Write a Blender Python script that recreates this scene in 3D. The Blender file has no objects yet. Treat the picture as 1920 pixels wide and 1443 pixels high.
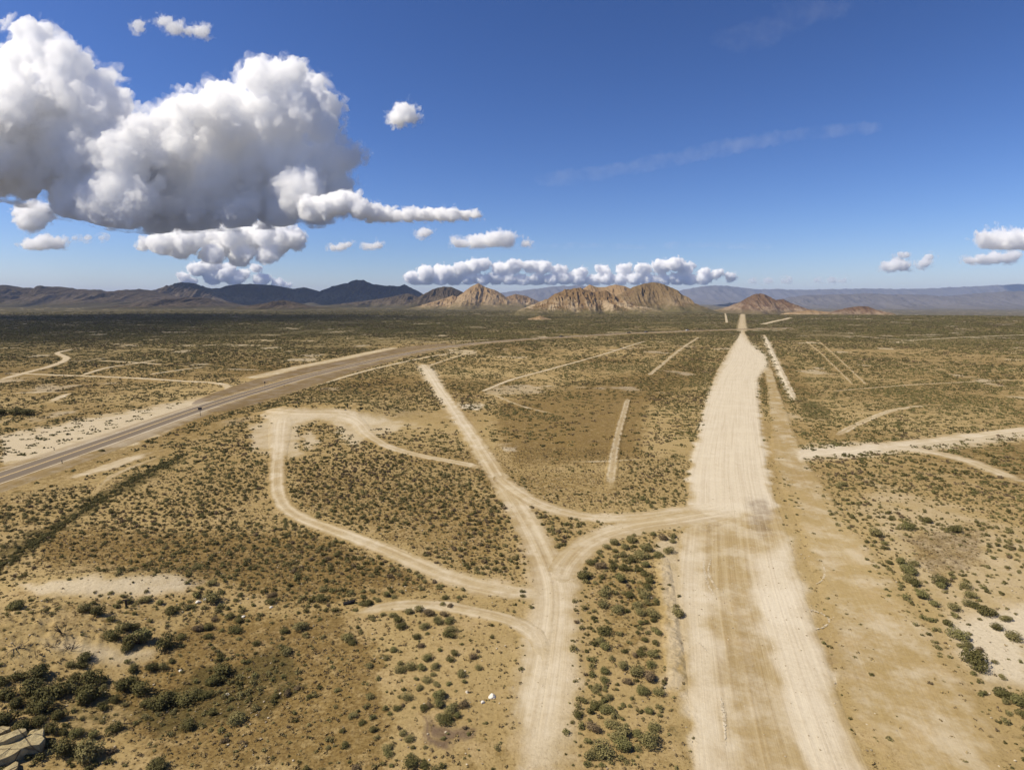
import bpy, bmesh, math, random
import numpy as np
from mathutils import Vector, Matrix

# ------------------------------------------------------------------ camera, sky, sun
SC = bpy.context.scene
COL = SC.collection
R = math.radians
F, CX, CY, H = 1110.0, 960.0, 721.5, 35.0
TH = math.atan((721.5 - 566.0) / F)
ct, st = math.cos(TH), math.sin(TH)

cam_d = bpy.data.cameras.new('camera')
cam_d.sensor_width = 36.0
cam_d.lens = F / 1920 * 36.0
cam_d.clip_start = 0.5
cam_d.clip_end = 400000
cam = bpy.data.objects.new('camera', cam_d)
COL.objects.link(cam)
cam.location = (0, 0, H)
cam.rotation_euler = (math.pi / 2 - TH, 0, 0)
SC.camera = cam

SUN_EL, SUN_AHEAD = R(50), R(-8)
world = bpy.data.worlds.new('World')
SC.world = world
world.use_nodes = True
wn = world.node_tree
bg = wn.nodes['Background']
sky = wn.nodes.new('ShaderNodeTexSky')
sky.sky_type = 'NISHITA'
sky.sun_disc = False
sky.sun_elevation = SUN_EL
sky.sun_rotation = -(math.pi / 2 - SUN_AHEAD)
sky.altitude = 1200
sky.air_density = 1.0
sky.dust_density = 1.0
sky.ozone_density = 4.5
hsv = wn.nodes.new('ShaderNodeHueSaturation')
hsv.inputs['Saturation'].default_value = 1.11
gm_ = wn.nodes.new('ShaderNodeGamma')
gm_.inputs[1].default_value = 1.36
wn.links.new(sky.outputs[0], hsv.inputs['Color'])
wn.links.new(hsv.outputs[0], gm_.inputs[0])
tint = wn.nodes.new('ShaderNodeMix')
tint.data_type = 'RGBA'
tint.blend_type = 'MULTIPLY'
tint.inputs[0].default_value = 1.0
tint.inputs[7].default_value = (1.03, 0.885, 0.95, 1)
wn.links.new(gm_.outputs[0], tint.inputs[6])
wn.links.new(tint.outputs[2], bg.inputs[0])
bg.inputs[1].default_value = 0.052

sun_d = bpy.data.lights.new('sun', 'SUN')
sun_d.energy = 4.7
sun_d.angle = R(0.53)
sun_d.color = (1.0, 0.91, 0.73)
sun = bpy.data.objects.new('sun', sun_d)
COL.objects.link(sun)
sv = Vector((-math.cos(SUN_EL) * math.cos(SUN_AHEAD), math.cos(SUN_EL) * math.sin(SUN_AHEAD), math.sin(SUN_EL)))
sun.rotation_euler = sv.to_track_quat('Z', 'Y').to_euler()
sun.location = (-200, 50, 200)

SC.view_settings.view_transform = 'Standard'
SC.view_settings.look = 'None'
SC.view_settings.exposure = 0.38
SC.view_settings.gamma = 1.0
SC.cycles.max_bounces = 44
SC.cycles.diffuse_bounces = 2
SC.cycles.volume_bounces = 40
SC.cycles.volume_step_rate = 0.25
SC.cycles.volume_max_steps = 256
SC.cycles.transparent_max_bounces = 24
SC.cycles.use_denoising = True

# ------------------------------------------------------------------ maths helpers
M32 = 0xFFFFFFFF


def _hash(ix, iy, seed):
    h = (ix * 374761393 + iy * 668265263 + seed * 1442695041) & M32
    h = ((h ^ (h >> 13)) * 1274126177) & M32
    h = ((h ^ (h >> 16)) * 2246822519) & M32
    return ((h ^ (h >> 15)) & 0xFFFFFF) / float(0xFFFFFF)


def vn(x, y, seed=0):
    x = np.asarray(x, float); y = np.asarray(y, float)
    fx, fy = np.floor(x), np.floor(y)
    ix, iy = fx.astype(np.int64), fy.astype(np.int64)
    u, v = x - fx, y - fy
    u = u * u * u * (u * (u * 6 - 15) + 10); v = v * v * v * (v * (v * 6 - 15) + 10)
    a = _hash(ix, iy, seed); b = _hash(ix + 1, iy, seed)
    c = _hash(ix, iy + 1, seed); d = _hash(ix + 1, iy + 1, seed)
    return ((a + (b - a) * u) * (1 - v) + (c + (d - c) * u) * v) * 2 - 1


def fbm(x, y, seed=0, o=4, g=0.5):
    t, a, n = 0, 1.0, 0
    for i in range(o):
        t = t + a * vn(x * 2 ** i + 17.3 * i, y * 2 ** i - 9.1 * i, seed + i * 7)
        n += a
        a *= g
    return t / n


def ridged(x, y, seed=0, o=4):
    t, a, n = 0, 1.0, 0
    for i in range(o):
        t = t + a * (1 - 2 * np.abs(vn(x * 2 ** i + 5.7 * i, y * 2 ** i + 3.3 * i, seed + i * 11)))
        n += a
        a *= 0.5
    return t / n


def sst(a, b, x):
    t = np.clip((x - a) / (b - a), 0, 1)
    return t * t * (3 - 2 * t)


def flat(px, py, z=0.0):
    """ground point (x, y) seen at a pixel of the photograph, on the level z"""
    k = (CY - py) / F
    w = z - H
    D = w * (ct + k * st) / (k * ct - st)
    zc = D * ct - w * st
    return (px - CX) / F * zc, D


def pix(X, Y, Z):
    zc = Y * ct - (Z - H) * st
    yc = Y * st + (Z - H) * ct
    zc = np.where(zc > 1.0, zc, 1.0)
    return CX + F * X / zc, CY - F * yc / zc


def blob(X, Y, px, py, rx, ry, rot=0.0):
    cx, cy = flat(px, py)
    dx, dy = X - cx, Y - cy
    c, s = math.cos(rot), math.sin(rot)
    u, v = (dx * c + dy * s) / rx, (-dx * s + dy * c) / ry
    return np.exp(-(u * u + v * v))


def hgt(X, Y):
    X = np.asarray(X, float); Y = np.asarray(Y, float)
    d = np.hypot(X, Y)
    z = 0.45 * fbm(X / 120, Y / 120, 3, 3) * sst(20, 120, d)
    z = z + 2.2 * fbm(X / 700, Y / 700, 9, 3) * sst(250, 1200, d)
    z = z + 4.2 * np.exp(-((X - (-56)) / 21.0) ** 4 - ((Y - 181) / 7.5) ** 2)          # graded mound
    z = z + 1.7 * blob(X, Y, 190, 1105, 17, 4.0, 0.12)                                 # low ridge on the left
    z = z + 2.6 * blob(X, Y, -40, 1230, 13, 10)                                        # eroded slope on the left
    z = z + 0.8 * blob(X, Y, 10, 1405, 4, 4)
    z = z - 0.6 * blob(X, Y, 420, 1275, 12, 5, 0.3)                                    # wash
    rough = np.clip(blob(X, Y, 60, 1215, 9, 6) * 1.4, 0, 1)
    z = z + rough * 0.30 * ridged(X / 1.6 + Y / 3, Y / 1.1, 41, 3)
    # far valley on the right drops away behind a crest
    a = X / np.maximum(Y, 1.0)
    z = z - 62 * sst(1500, 4500, d) * sst(0.26, 0.42, a) * (Y > 0)
    z = z + 5.0 * sst(500, 1500, d) * (1 - sst(1500, 2600, d)) * sst(0.45, 0.8, a) * (Y > 0)
    return z


def at(px, py, it=12):
    px = np.asarray(px, float); py = np.asarray(py, float)
    z = np.zeros_like(px)
    for _ in range(it):
        X, Y = flat(px, py, z)
        z = 0.5 * z + 0.5 * hgt(X, Y)
    X, Y = flat(px, py, z)
    return X, Y, hgt(X, Y)


def poly_sd(px, py, pts):
    """signed distance to a polygon, positive inside"""
    P = np.array(pts, float)
    Q = np.roll(P, -1, 0)
    d2 = np.full(px.shape, 1e18)
    ins = np.zeros(px.shape, bool)
    for (ax, ay), (bx, by) in zip(P, Q):
        ex, ey = bx - ax, by - ay
        t = np.clip(((px - ax) * ex + (py - ay) * ey) / (ex * ex + ey * ey + 1e-9), 0, 1)
        d2 = np.minimum(d2, (px - ax - t * ex) ** 2 + (py - ay - t * ey) ** 2)
        c = ((ay > py) != (by > py))
        xx = ax + (py - ay) / (by - ay + 1e-12) * ex
        ins ^= c & (px < xx)
    d = np.sqrt(d2)
    return np.where(ins, d, -d)


def poly_mask(px, py, pts, soft):
    P = np.array(pts, float)
    out = np.zeros(px.shape)
    lo, hi = P.min(0) - soft, P.max(0) + soft
    m = (px > lo[0]) & (px < hi[0]) & (py > lo[1]) & (py < hi[1])
    if m.any():
        out[m] = sst(-soft, soft, poly_sd(px[m], py[m], pts))
    return out


def line_dist(X, Y, pts):
    P = np.asarray(pts, float)[:, :2]
    d2 = np.full(X.shape, 1e18)
    for (ax, ay), (bx, by) in zip(P[:-1], P[1:]):
        ex, ey = bx - ax, by - ay
        t = np.clip(((X - ax) * ex + (Y - ay) * ey) / (ex * ex + ey * ey + 1e-9), 0, 1)
        d2 = np.minimum(d2, (X - ax - t * ex) ** 2 + (Y - ay - t * ey) ** 2)
    return np.sqrt(d2)


# soil paint: (channel, value, softness, outline in the photograph that is carried down onto the ground)
PAINT = [
    ('pale', .38, 7, [(468, 795), (530, 782), (562, 800), (566, 856), (545, 862), (520, 852), (472, 844)]),
    ('pale', .38, 7, [(622, 782), (700, 786), (785, 797), (725, 814), (690, 815), (668, 838), (640, 828)]),
    ('pale', .42, 5, [(566, 816), (588, 808), (601, 836), (574, 842)]),
    ('pale', .80, 9, [(1388, 622), (1404, 640), (1436, 664), (1440, 686), (1420, 710), (1428, 800), (1436, 870), (1452, 950), (1420, 968), (1300, 960), (1293, 880), (1328, 740)]),
    ('pale', .80, 22, [(1410, 1050), (1480, 1010), (1520, 1180), (1560, 1290), (1610, 1460), (1520, 1460), (1480, 1300), (1430, 1180)]),
    ('pale', .95, 14, [(1425, 1095), (1487, 1095), (1497, 1140), (1500, 1178), (1440, 1178), (1430, 1150)]),
    ('pale', .60, 20, [(1285, 1000), (1318, 1000), (1338, 1150), (1352, 1300), (1372, 1460), (1315, 1460), (1292, 1250), (1272, 1080)]),
    ('pale', .66, 25, [(1775, 1165), (1935, 1120), (1935, 1290), (1850, 1280), (1800, 1220)]),
    ('pale', .22, 30, [(1640, 900), (1935, 1000), (1935, 1150), (1760, 1180), (1690, 1060), (1610, 960)]),
    ('pale', .45, 22, [(1010, 1060), (1070, 1060), (1080, 1200), (1060, 1460), (950, 1460), (985, 1250)]),
    ('pale', .55, 8, [(490, 776), (560, 771), (690, 776), (740, 790), (690, 800), (600, 786), (545, 800), (532, 850), (515, 850), (507, 792)]),
    ('pale', .60, 8, [(780, 685), (812, 688), (850, 760), (915, 850), (890, 840), (830, 760)]),
    ('pale', .80, 6, [(860, 757), (905, 759), (897, 767), (865, 766)]),
    ('pale', .60, 5, [(940, 838), (970, 838), (968, 846), (945, 846)]),
    ('pale', .70, 5, [(1428, 630), (1440, 632), (1470, 700), (1494, 748), (1484, 750), (1456, 700)]),
    ('pale', .36, 10, [(1222, 1000), (1272, 1000), (1290, 1100), (1280, 1300), (1240, 1300), (1246, 1100)]),
    ('pale', .75, 8, [(1490, 838), (1640, 832), (1660, 846), (1600, 856), (1500, 862)]),
    ('pale', .50, 8, [(1480, 840), (1640, 832), (1935, 800), (1935, 822), (1740, 846), (1600, 858), (1500, 862)]),
    ('pale', .50, 6, [(0, 815), (380, 745), (420, 757), (250, 835), (0, 872)]),
    ('pale', .50, 10, [(30, 1095), (250, 1078), (375, 1085), (330, 1108), (80, 1118)]),
    ('pale', .35, 20, [(90, 1200), (290, 1215), (270, 1245), (160, 1240)]),
    ('dry', .75, 25, [(930, 745), (1200, 690), (1335, 640), (1322, 720), (1220, 765), (1200, 870), (960, 880), (920, 800)]),
    ('dry', .55, 25, [(550, 870), (880, 890), (960, 990), (900, 1080), (560, 960)]),
    ('dry', .75, 40, [(350, 1150), (640, 1130), (720, 1230), (745, 1460), (300, 1460), (200, 1300)]),
    ('dry', .80, 30, [(80, 985), (600, 990), (850, 1105), (560, 1135), (300, 1080), (60, 1062)]),
    ('dry', .70, 20, [(1680, 1000), (1850, 985), (1840, 1060), (1750, 1090)]),
    ('dry', .45, 20, [(1105, 1080), (1200, 1040), (1240, 1120), (1200, 1260), (1130, 1230)]),
    ('dry', .45, 30, [(1480, 650), (1900, 630), (1935, 760), (1700, 790), (1560, 760)]),
    ('veg', .90, 30, [(330, 1265), (540, 1205), (570, 1290), (450, 1365), (260, 1370)]),
    ('veg', .80, 8, [(1485, 745), (1540, 752), (1570, 790), (1515, 786)]),
    ('veg', .6, 40, [(0, 1280), (320, 1260), (330, 1380), (0, 1395)]),
    ('veg', .9, 8, [(-60, 1040), (60, 1000), (200, 912), (345, 850), (355, 862), (200, 945), (40, 1050), (-60, 1090)]),  # ground tint under the made-up scrub band
    ('veg', .7, 25, [(0, 640), (800, 625), (760, 650), (560, 690), (430, 706), (0, 690)]),
    ('dark', .9, 12, [(790, 1345), (870, 1372), (850, 1390), (838, 1412), (808, 1402), (790, 1378)]),
    ('dark', .85, 8, [(785, 1335), (800, 1352), (825, 1378), (850, 1380), (835, 1395), (832, 1412), (815, 1400), (800, 1375)]),
    ('dark', .55, 12, [(1400, 930), (1436, 928), (1452, 1000), (1425, 1012), (1405, 990)]),
    ('dark', .45, 8, [(895, 865), (915, 885), (945, 912), (930, 912), (905, 885)]),
    ('dark', .35, 14, [(1540, 1215), (1580, 1220), (1590, 1275), (1560, 1270)]),
    ('dark', .30, 14, [(1320, 960), (1345, 960), (1370, 1010), (1330, 1020)]),
]
CH = ['pale', 'dry', 'veg', 'dark', 'cover_shade']


def bare_patch(X, Y):
    d = np.hypot(X, Y)
    return sst(.37, .56, fbm(X / 26, Y / 30, 141, 4)) * sst(120, 260, d)


def paint(X, Y, Z):
    d = np.hypot(X, Y)
    s = np.maximum(d, 30)
    wob = fbm(X / 3.0, Y / 3.0, 61, 3)
    wob2 = fbm(X / 3.0, Y / 3.0, 77, 3)
    px, py = pix(X, Y, Z)
    px = px + wob * F * 1.6 / s
    py = py + wob2 * F * 0.9 / s
    out = {c: np.zeros(X.shape) for c in CH}
    out['veg'] = 0.30 + 0.5 * sst(250, 900, d) + 0.25 * fbm(X / 160, Y / 160, 5, 3)
    out['dry'] = 0.42 + 0.60 * fbm(X / 60, Y / 60, 23, 3)
    out['cover_shade'] = sst(150, 900, d) * (.97 - .38 * sst(-.25, .15, X / np.maximum(Y, 1)) * (1 - .4 * sst(1500, 5000, d))) + 0.15 * fbm(X / 220, Y / 500, 19, 4) * sst(400, 900, d)  # plant cover grows with distance; left side kept darker as painted cloud shade
    bare = bare_patch(X, Y)
    out['pale'] = np.maximum(out['pale'], .34 * bare)
    out['cover_shade'] = out['cover_shade'] * (1 - .8 * bare)
    front = Y > 10
    for c, v, soft, pts in PAINT:
        m = poly_mask(px, py, pts, soft) * front
        if c == 'pale':
            out['pale'] = np.maximum(out['pale'], m * v)
            out['veg'] = out['veg'] * (1 - m)
            out['cover_shade'] = out['cover_shade'] * (1 - m)
            out['dry'] = out['dry'] * (1 - m)
        else:
            out[c] = np.maximum(out[c] * (1 - m), m * v) if c != 'veg' else np.maximum(out[c], m * v)
    for c in CH:
        out[c] = np.clip(out[c], 0, 1)
    return out


# ------------------------------------------------------------------ mesh helpers
def mesh_np(name, V, Fc, smooth=True):
    me = bpy.data.meshes.new(name)
    V = np.ascontiguousarray(V, np.float32); Fc = np.ascontiguousarray(Fc, np.int32)
    n, k = Fc.shape
    me.vertices.add(len(V)); me.vertices.foreach_set('co', V.ravel())
    me.loops.add(n * k); me.loops.foreach_set('vertex_index', Fc.ravel())
    me.polygons.add(n)
    me.polygons.foreach_set('loop_start', np.arange(0, n * k, k, dtype=np.int32))
    me.polygons.foreach_set('loop_total', np.full(n, k, np.int32))
    me.polygons.foreach_set('use_smooth', np.full(n, smooth, bool))
    me.update(calc_edges=True)
    return me


def attr(me, name, vals):
    a = me.attributes.new(name, 'FLOAT', 'POINT')
    a.data.foreach_set('value', np.ascontiguousarray(vals, np.float32))


def grid_faces(nr, nc):
    i = np.arange(nr - 1)[:, None] * nc + np.arange(nc - 1)[None, :]
    return np.stack([i, i + 1, i + nc + 1, i + nc], -1).reshape(-1, 4)


def link(name, me, mat=None, parent=None, kind=None, label=None, cat=None, group=None):
    o = bpy.data.objects.new(name, me)
    COL.objects.link(o)
    if mat is not None and me is not None and len(me.materials) == 0:
        me.materials.append(mat)
    if parent is not None:
        o.parent = parent
    tag(o, kind, label, cat, group)
    return o


def tag(o, kind=None, label=None, cat=None, group=None):
    if kind: o['kind'] = kind
    if label: o['label'] = label
    if cat: o['category'] = cat
    if group: o['group'] = group


def bm_mesh(name, bm, smooth=False):
    me = bpy.data.meshes.new(name)
    bm.to_mesh(me); bm.free()
    if smooth:
        me.polygons.foreach_set('use_smooth', np.full(len(me.polygons), True))
    return me


def bx(bm, c, s, bev=0.0, rot=None):
    m = Matrix.Translation(c)
    if rot is not None:
        m = m @ rot
    r = bmesh.ops.create_cube(bm, size=1.0, matrix=m @ Matrix.Diagonal((s[0], s[1], s[2], 1)))
    if bev > 0:
        es = list({e for v in r['verts'] for e in v.link_edges})
        bmesh.ops.bevel(bm, geom=es, offset=bev, segments=2, affect='EDGES', profile=0.7)


def cyl(bm, p, q, r0, r1=None, seg=10):
    p, q = Vector(p), Vector(q)
    d = q - p
    m = Matrix.Translation((p + q) / 2) @ d.to_track_quat('Z', 'Y').to_matrix().to_4x4()
    bmesh.ops.create_cone(bm, cap_ends=True, segments=seg, radius1=r0, radius2=r0 if r1 is None else r1, depth=d.length, matrix=m)


# ------------------------------------------------------------------ node helpers
class NT:
    def __init__(s, name):
        s.m = bpy.data.materials.new(name)
        s.m.use_nodes = True
        s.t = s.m.node_tree
        s.t.nodes.clear()
        s.out = s.t.nodes.new('ShaderNodeOutputMaterial')

    def n(s, typ, **kw):
        nd = s.t.nodes.new(typ)
        for k, v in kw.items():
            setattr(nd, k, v)
        return nd

    def put(s, sock, v):
        if isinstance(v, bpy.types.NodeSocket):
            s.t.links.new(v, sock)
        elif isinstance(v, (tuple, list)) and len(v) == 3 and sock.type == 'RGBA':
            sock.default_value = (*v, 1)
        else:
            sock.default_value = v

    def math(s, op, a, b=0.5, clamp=False):
        nd = s.n('ShaderNodeMath', operation=op, use_clamp=clamp)
        s.put(nd.inputs[0], a); s.put(nd.inputs[1], b)
        return nd.outputs[0]

    def mix(s, f, a, b, blend='MIX'):
        nd = s.n('ShaderNodeMix', data_type='RGBA', blend_type=blend)
        nd.clamp_factor = True
        s.put(nd.inputs[0], f); s.put(nd.inputs[6], a); s.put(nd.inputs[7], b)
        return nd.outputs[2]

    def noise(s, vec, scale, detail=4, rough=0.55, dist=0.0):
        nd = s.n('ShaderNodeTexNoise')
        if vec is not None: s.put(nd.inputs['Vector'], vec)
        nd.inputs['Scale'].default_value = scale
        nd.inputs['Detail'].default_value = detail
        nd.inputs['Roughness'].default_value = rough
        nd.inputs['Distortion'].default_value = dist
        return nd.outputs['Fac']

    def vor(s, vec, scale, feature='F1'):
        nd = s.n('ShaderNodeTexVoronoi', feature=feature)
        s.put(nd.inputs['Vector'], vec)
        nd.inputs['Scale'].default_value = scale
        return nd.outputs['Distance']

    def ramp(s, v, a, b):
        nd = s.n('ShaderNodeMapRange', interpolation_type='SMOOTHSTEP')
        s.put(nd.inputs[0], v); s.put(nd.inputs[1], a); s.put(nd.inputs[2], b)
        return nd.outputs[0]

    def attr(s, name):
        return s.n('ShaderNodeAttribute', attribute_name=name).outputs['Fac']

    def pos(s):
        return s.n('ShaderNodeNewGeometry').outputs['Position']

    def map(s, vec, sc=(1, 1, 1), rot=(0, 0, 0)):
        nd = s.n('ShaderNodeMapping')
        s.put(nd.inputs['Vector'], vec)
        nd.inputs['Scale'].default_value = sc
        nd.inputs['Rotation'].default_value = rot
        return nd.outputs[0]

    def bump(s, h, strength, dist):
        nd = s.n('ShaderNodeBump')
        s.put(nd.inputs['Height'], h)
        nd.inputs['Strength'].default_value = strength
        nd.inputs['Distance'].default_value = dist
        return nd.outputs[0]

    def bsdf(s, col, rough=0.9, normal=None, spec=0.15, metal=0.0):
        b = s.n('ShaderNodeBsdfPrincipled')
        s.put(b.inputs['Base Color'], col)
        s.put(b.inputs['Roughness'], rough)
        b.inputs['Specular IOR Level'].default_value = spec
        b.inputs['Metallic'].default_value = metal
        if normal is not None: s.put(b.inputs['Normal'], normal)
        return b.outputs[0]

    def done(s, shader, vol=None):
        if shader is not None: s.t.links.new(shader, s.out.inputs['Surface'])
        if vol is not None: s.t.links.new(vol, s.out.inputs['Volume'])
        return s.m


SAND = (0.368, 0.275, 0.126)
SAND2 = (0.300, 0.215, 0.090)
PALE = (0.62, 0.555, 0.435)
OCHRE = (0.250, 0.170, 0.056)
BROWN = (0.155, 0.105, 0.042)
VEGC = (0.095, 0.075, 0.027)
DARKC = (0.135, 0.092, 0.065)


def soil(nt, speck=True):
    p = nt.pos()
    pale, dry, veg, dark = (nt.attr(c) for c in CH[:4])
    big = nt.noise(p, 0.02, 4, 0.6)
    mid = nt.noise(p, 0.22, 5, 0.62)
    fine = nt.noise(p, 2.3, 4, 0.7)
    c = nt.mix(nt.ramp(big, .35, .68), SAND, SAND2)
    c = nt.mix(nt.math('MULTIPLY', nt.ramp(mid, .45, .75), .5), c, (0.44, 0.33, 0.18))
    if speck:
        clump = nt.noise(nt.map(p, (1, 1, 1)), 0.75, 5, 0.7)
        f = nt.ramp(nt.math('ADD', clump, nt.math('MULTIPLY', dry, .42)), .60, .86)
        oc = nt.mix(nt.noise(p, 0.11, 3), OCHRE, BROWN)
        c = nt.mix(nt.math('MULTIPLY', f, .9), c, oc)
        f2 = nt.ramp(nt.math('ADD', nt.noise(p, 0.42, 6, 0.72), nt.math('MULTIPLY', veg, .40)), .66, .86)
        c = nt.mix(nt.math('MULTIPLY', f2, .85), c, VEGC)
    if speck:
        cov_shade = nt.attr('cover_shade')
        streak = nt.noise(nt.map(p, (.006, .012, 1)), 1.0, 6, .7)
        cf = nt.math('MULTIPLY', cov_shade, nt.ramp(nt.math('ADD', streak, nt.math('MULTIPLY', cov_shade, .45)), .55, .78))
        c = nt.mix(cf, c, nt.mix(nt.ramp(cov_shade, .55, .95), nt.mix(nt.noise(p, .004, 3), (0.150, 0.122, 0.052), (0.120, 0.100, 0.044)), (0.078, 0.066, 0.029)))  # darkest tone, mostly on the left, holds cloud shade in the colour
    pf = nt.math('MULTIPLY', pale, nt.ramp(nt.math('ADD', mid, nt.math('MULTIPLY', pale, .5)), .35, .75))
    c = nt.mix(pf, c, PALE)
    df = nt.math('MULTIPLY', dark, nt.ramp(nt.math('ADD', nt.noise(p, .6, 5, .7), nt.math('MULTIPLY', dark, .5)), .45, .85))
    c = nt.mix(df, c, DARKC)
    fr = nt.ramp(fine, .25, .8)
    c = nt.mix(nt.math('MULTIPLY', fr, .38), c, nt.mix(1.0, c, (0.55, 0.5, 0.45), 'MULTIPLY'))
    if speck:
        gr = nt.ramp(nt.math('ADD', nt.noise(p, 3.2, 4, .78), nt.math('MULTIPLY', dry, .14)), .55, .70)
        c = nt.mix(nt.math('MULTIPLY', gr, .65), c, nt.mix(1.0, c, (0.42, 0.36, 0.30), 'MULTIPLY'))
    return c, p, mid, fine


nt = NT('desert_soil')
c, p, mid, fine = soil(nt)
hb = nt.math('ADD', nt.math('MULTIPLY', nt.noise(p, 1.1, 6, .68), 1.0), nt.math('MULTIPLY', fine, .35))
MAT_GROUND = nt.done(nt.bsdf(c, .95, nt.bump(hb, .7, .22), .05))


def track_mat(name, pale_add, streak=0.5, lo=.28, hi=.62, amax=1.0, tyre=False, tone=(1, 1, 1), ruts=0.0):
    nt = NT(name)
    c0, _, mid0, fine0 = soil(nt)
    c, p, mid, fine = soil(nt, False)
    uv = nt.n('ShaderNodeUVMap', uv_map='UVMap').outputs[0]
    s1 = nt.noise(nt.map(uv, (1.4, .018, 1)), 1.0, 5, .6, .4)
    s2 = nt.noise(nt.map(uv, (4.0, .03, 1)), 1.0, 6, .72, .5)
    s = nt.math('ADD', nt.math('MULTIPLY', s1, .6), nt.math('MULTIPLY', s2, .4))
    bl = nt.ramp(nt.noise(p, .16, 6, .72), .42, .66)
    c = nt.mix(pale_add, c, (0.50, 0.42, 0.295))
    c = nt.mix(nt.math('MULTIPLY', bl, .45), c, (0.60, 0.535, 0.415))
    c = nt.mix(nt.math('MULTIPLY', nt.ramp(nt.noise(nt.map(p, (1, .35, 1)), .35, 5, .75), .58, .75), .4), c, (0.30, 0.215, 0.12))
    c = nt.mix(nt.math('MULTIPLY', nt.ramp(s, .42, .66), streak), c, nt.mix(1.0, c, (.66, .6, .52), 'MULTIPLY'))
    c = nt.mix(nt.math('MULTIPLY', nt.ramp(s, .55, .32), streak * .8), c, (0.50, 0.42, 0.285))
    if ruts:
        sep = nt.n('ShaderNodeSeparateXYZ'); nt.put(sep.inputs[0], uv)
        wob = nt.math('MULTIPLY', nt.math('SUBTRACT', nt.noise(nt.map(uv, (0, .05, 1)), 1.0, 3, .6), .5), 1.0)
        dx = nt.math('ABSOLUTE', nt.math('SUBTRACT', nt.math('ABSOLUTE', nt.math('ADD', sep.outputs[0], wob)), .85))
        rt = nt.math('MULTIPLY', nt.ramp(dx, .5, .12), nt.ramp(nt.noise(p, .5, 4, .7), .3, .55))
        c = nt.mix(nt.math('MULTIPLY', rt, ruts), c, (0.62, 0.545, 0.41))
        hump = nt.math('MULTIPLY', nt.ramp(nt.math('ABSOLUTE', nt.math('ADD', sep.outputs[0], wob)), .45, .1), nt.ramp(nt.noise(p, 1.2, 5, .75), .46, .62))
        c = nt.mix(nt.math('MULTIPLY', hump, ruts * .9), c, (0.20, 0.142, 0.068))
    e = nt.attr('edge')
    a = nt.ramp(nt.math('ADD', e, nt.math('MULTIPLY', nt.math('SUBTRACT', nt.noise(p, .30, 5, .65), .5), 1.3)), lo, hi)
    a = nt.math('MULTIPLY', a, amax)
    if tyre:
        a = nt.ramp(nt.math('ADD', a, nt.math('MULTIPLY', nt.math('SUBTRACT', nt.noise(p, 4.5, 3, .7), .5), 2.2)), .44, .56)
    else:
        a = nt.math('MULTIPLY', a, nt.ramp(e, .10, .40))
    if tone != (1, 1, 1):
        c = nt.mix(1.0, c, tone, 'MULTIPLY')
    if tyre:
        mx = nt.n('ShaderNodeMixShader')
        nt.put(mx.inputs[0], a)
        nt.t.links.new(nt.n('ShaderNodeBsdfTransparent').outputs[0], mx.inputs[1])
        nt.t.links.new(nt.bsdf(c, .95, None, .05), mx.inputs[2])
        return nt.done(mx.outputs[0])
    hb = nt.math('ADD', nt.math('MULTIPLY', nt.noise(p, 1.1, 6, .68), 1.0), nt.math('MULTIPLY', fine, .35))
    hs = nt.math('ADD', nt.math('MULTIPLY', s, .6), nt.math('MULTIPLY', fine, .3))
    hh = nt.n('ShaderNodeMix', data_type='FLOAT')
    nt.put(hh.inputs[0], a); nt.put(hh.inputs[2], hb); nt.put(hh.inputs[3], hs)
    return nt.done(nt.bsdf(nt.mix(a, c0, c), .95, nt.bump(hh.outputs[0], .6, .2), .05))


MAT_TRACK = track_mat('packed_dirt', .28, .5, .32, .90, ruts=.26)
MAT_STRIP = track_mat('graded_dirt', .12, .42, .15, .65)
MAT_VERGE = track_mat('verge_dirt', .0, .12, .20, .70, .9)
MAT_FAINT = track_mat('faint_track', .30, .4, .45, 1.05, .75, ruts=.8)
MAT_CLEAR = track_mat('cleared_track', .55, .3, .25, .75, .95)
MAT_TYRE = track_mat('tyre_marks', .80, .1, .35, .9, .55, True)

# ------------------------------------------------------------------ ground
ang = np.concatenate([np.linspace(-180, -58, 40)[:-1], np.linspace(-58, -46, 40)[:-1], np.linspace(-46, 46, 860), np.linspace(46, 58, 40)[1:], np.linspace(58, 180, 40)[1:]])
rad = np.concatenate([[0.0, 8, 16, 22, 27], np.geomspace(31, 3000, 760), np.geomspace(3100, 27000, 80)])
A, RR = np.meshgrid(np.radians(ang), rad)
GX, GY = RR * np.sin(A), RR * np.cos(A)
GZ = hgt(GX, GY)
gm = mesh_np('ground', np.stack([GX, GY, GZ], -1).reshape(-1, 3), grid_faces(len(rad), len(ang))[:, ::-1])
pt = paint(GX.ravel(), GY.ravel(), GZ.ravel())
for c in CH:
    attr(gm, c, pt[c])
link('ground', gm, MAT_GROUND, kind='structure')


# ------------------------------------------------------------------ tracks and roads
def smooth_line(P, step):
    P = np.asarray(P, float)
    out = []
    n = len(P)
    for i in range(n - 1):
        p0, p1, p2, p3 = P[max(i - 1, 0)], P[i], P[i + 1], P[min(i + 2, n - 1)]
        L = np.hypot(*(p2 - p1)[:2])
        k = max(2, int(L / step))
        for t in np.arange(k) / k:
            out.append(0.5 * ((2 * p1) + (-p0 + p2) * t + (2 * p0 - 5 * p1 + 4 * p2 - p3) * t * t + (-p0 + 3 * p1 - 3 * p2 + p3) * t ** 3))
    out.append(P[-1])
    return np.array(out)


TRACKS = []          # (line, half width) for keeping plants off
NOFF = [0]


def lay(X, Y, extra=0.0):
    NOFF[0] += 1
    return hgt(X, Y) + 0.03 + 0.00035 * np.hypot(X, Y) + 0.004 * (NOFF[0] % 16) + extra


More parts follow.
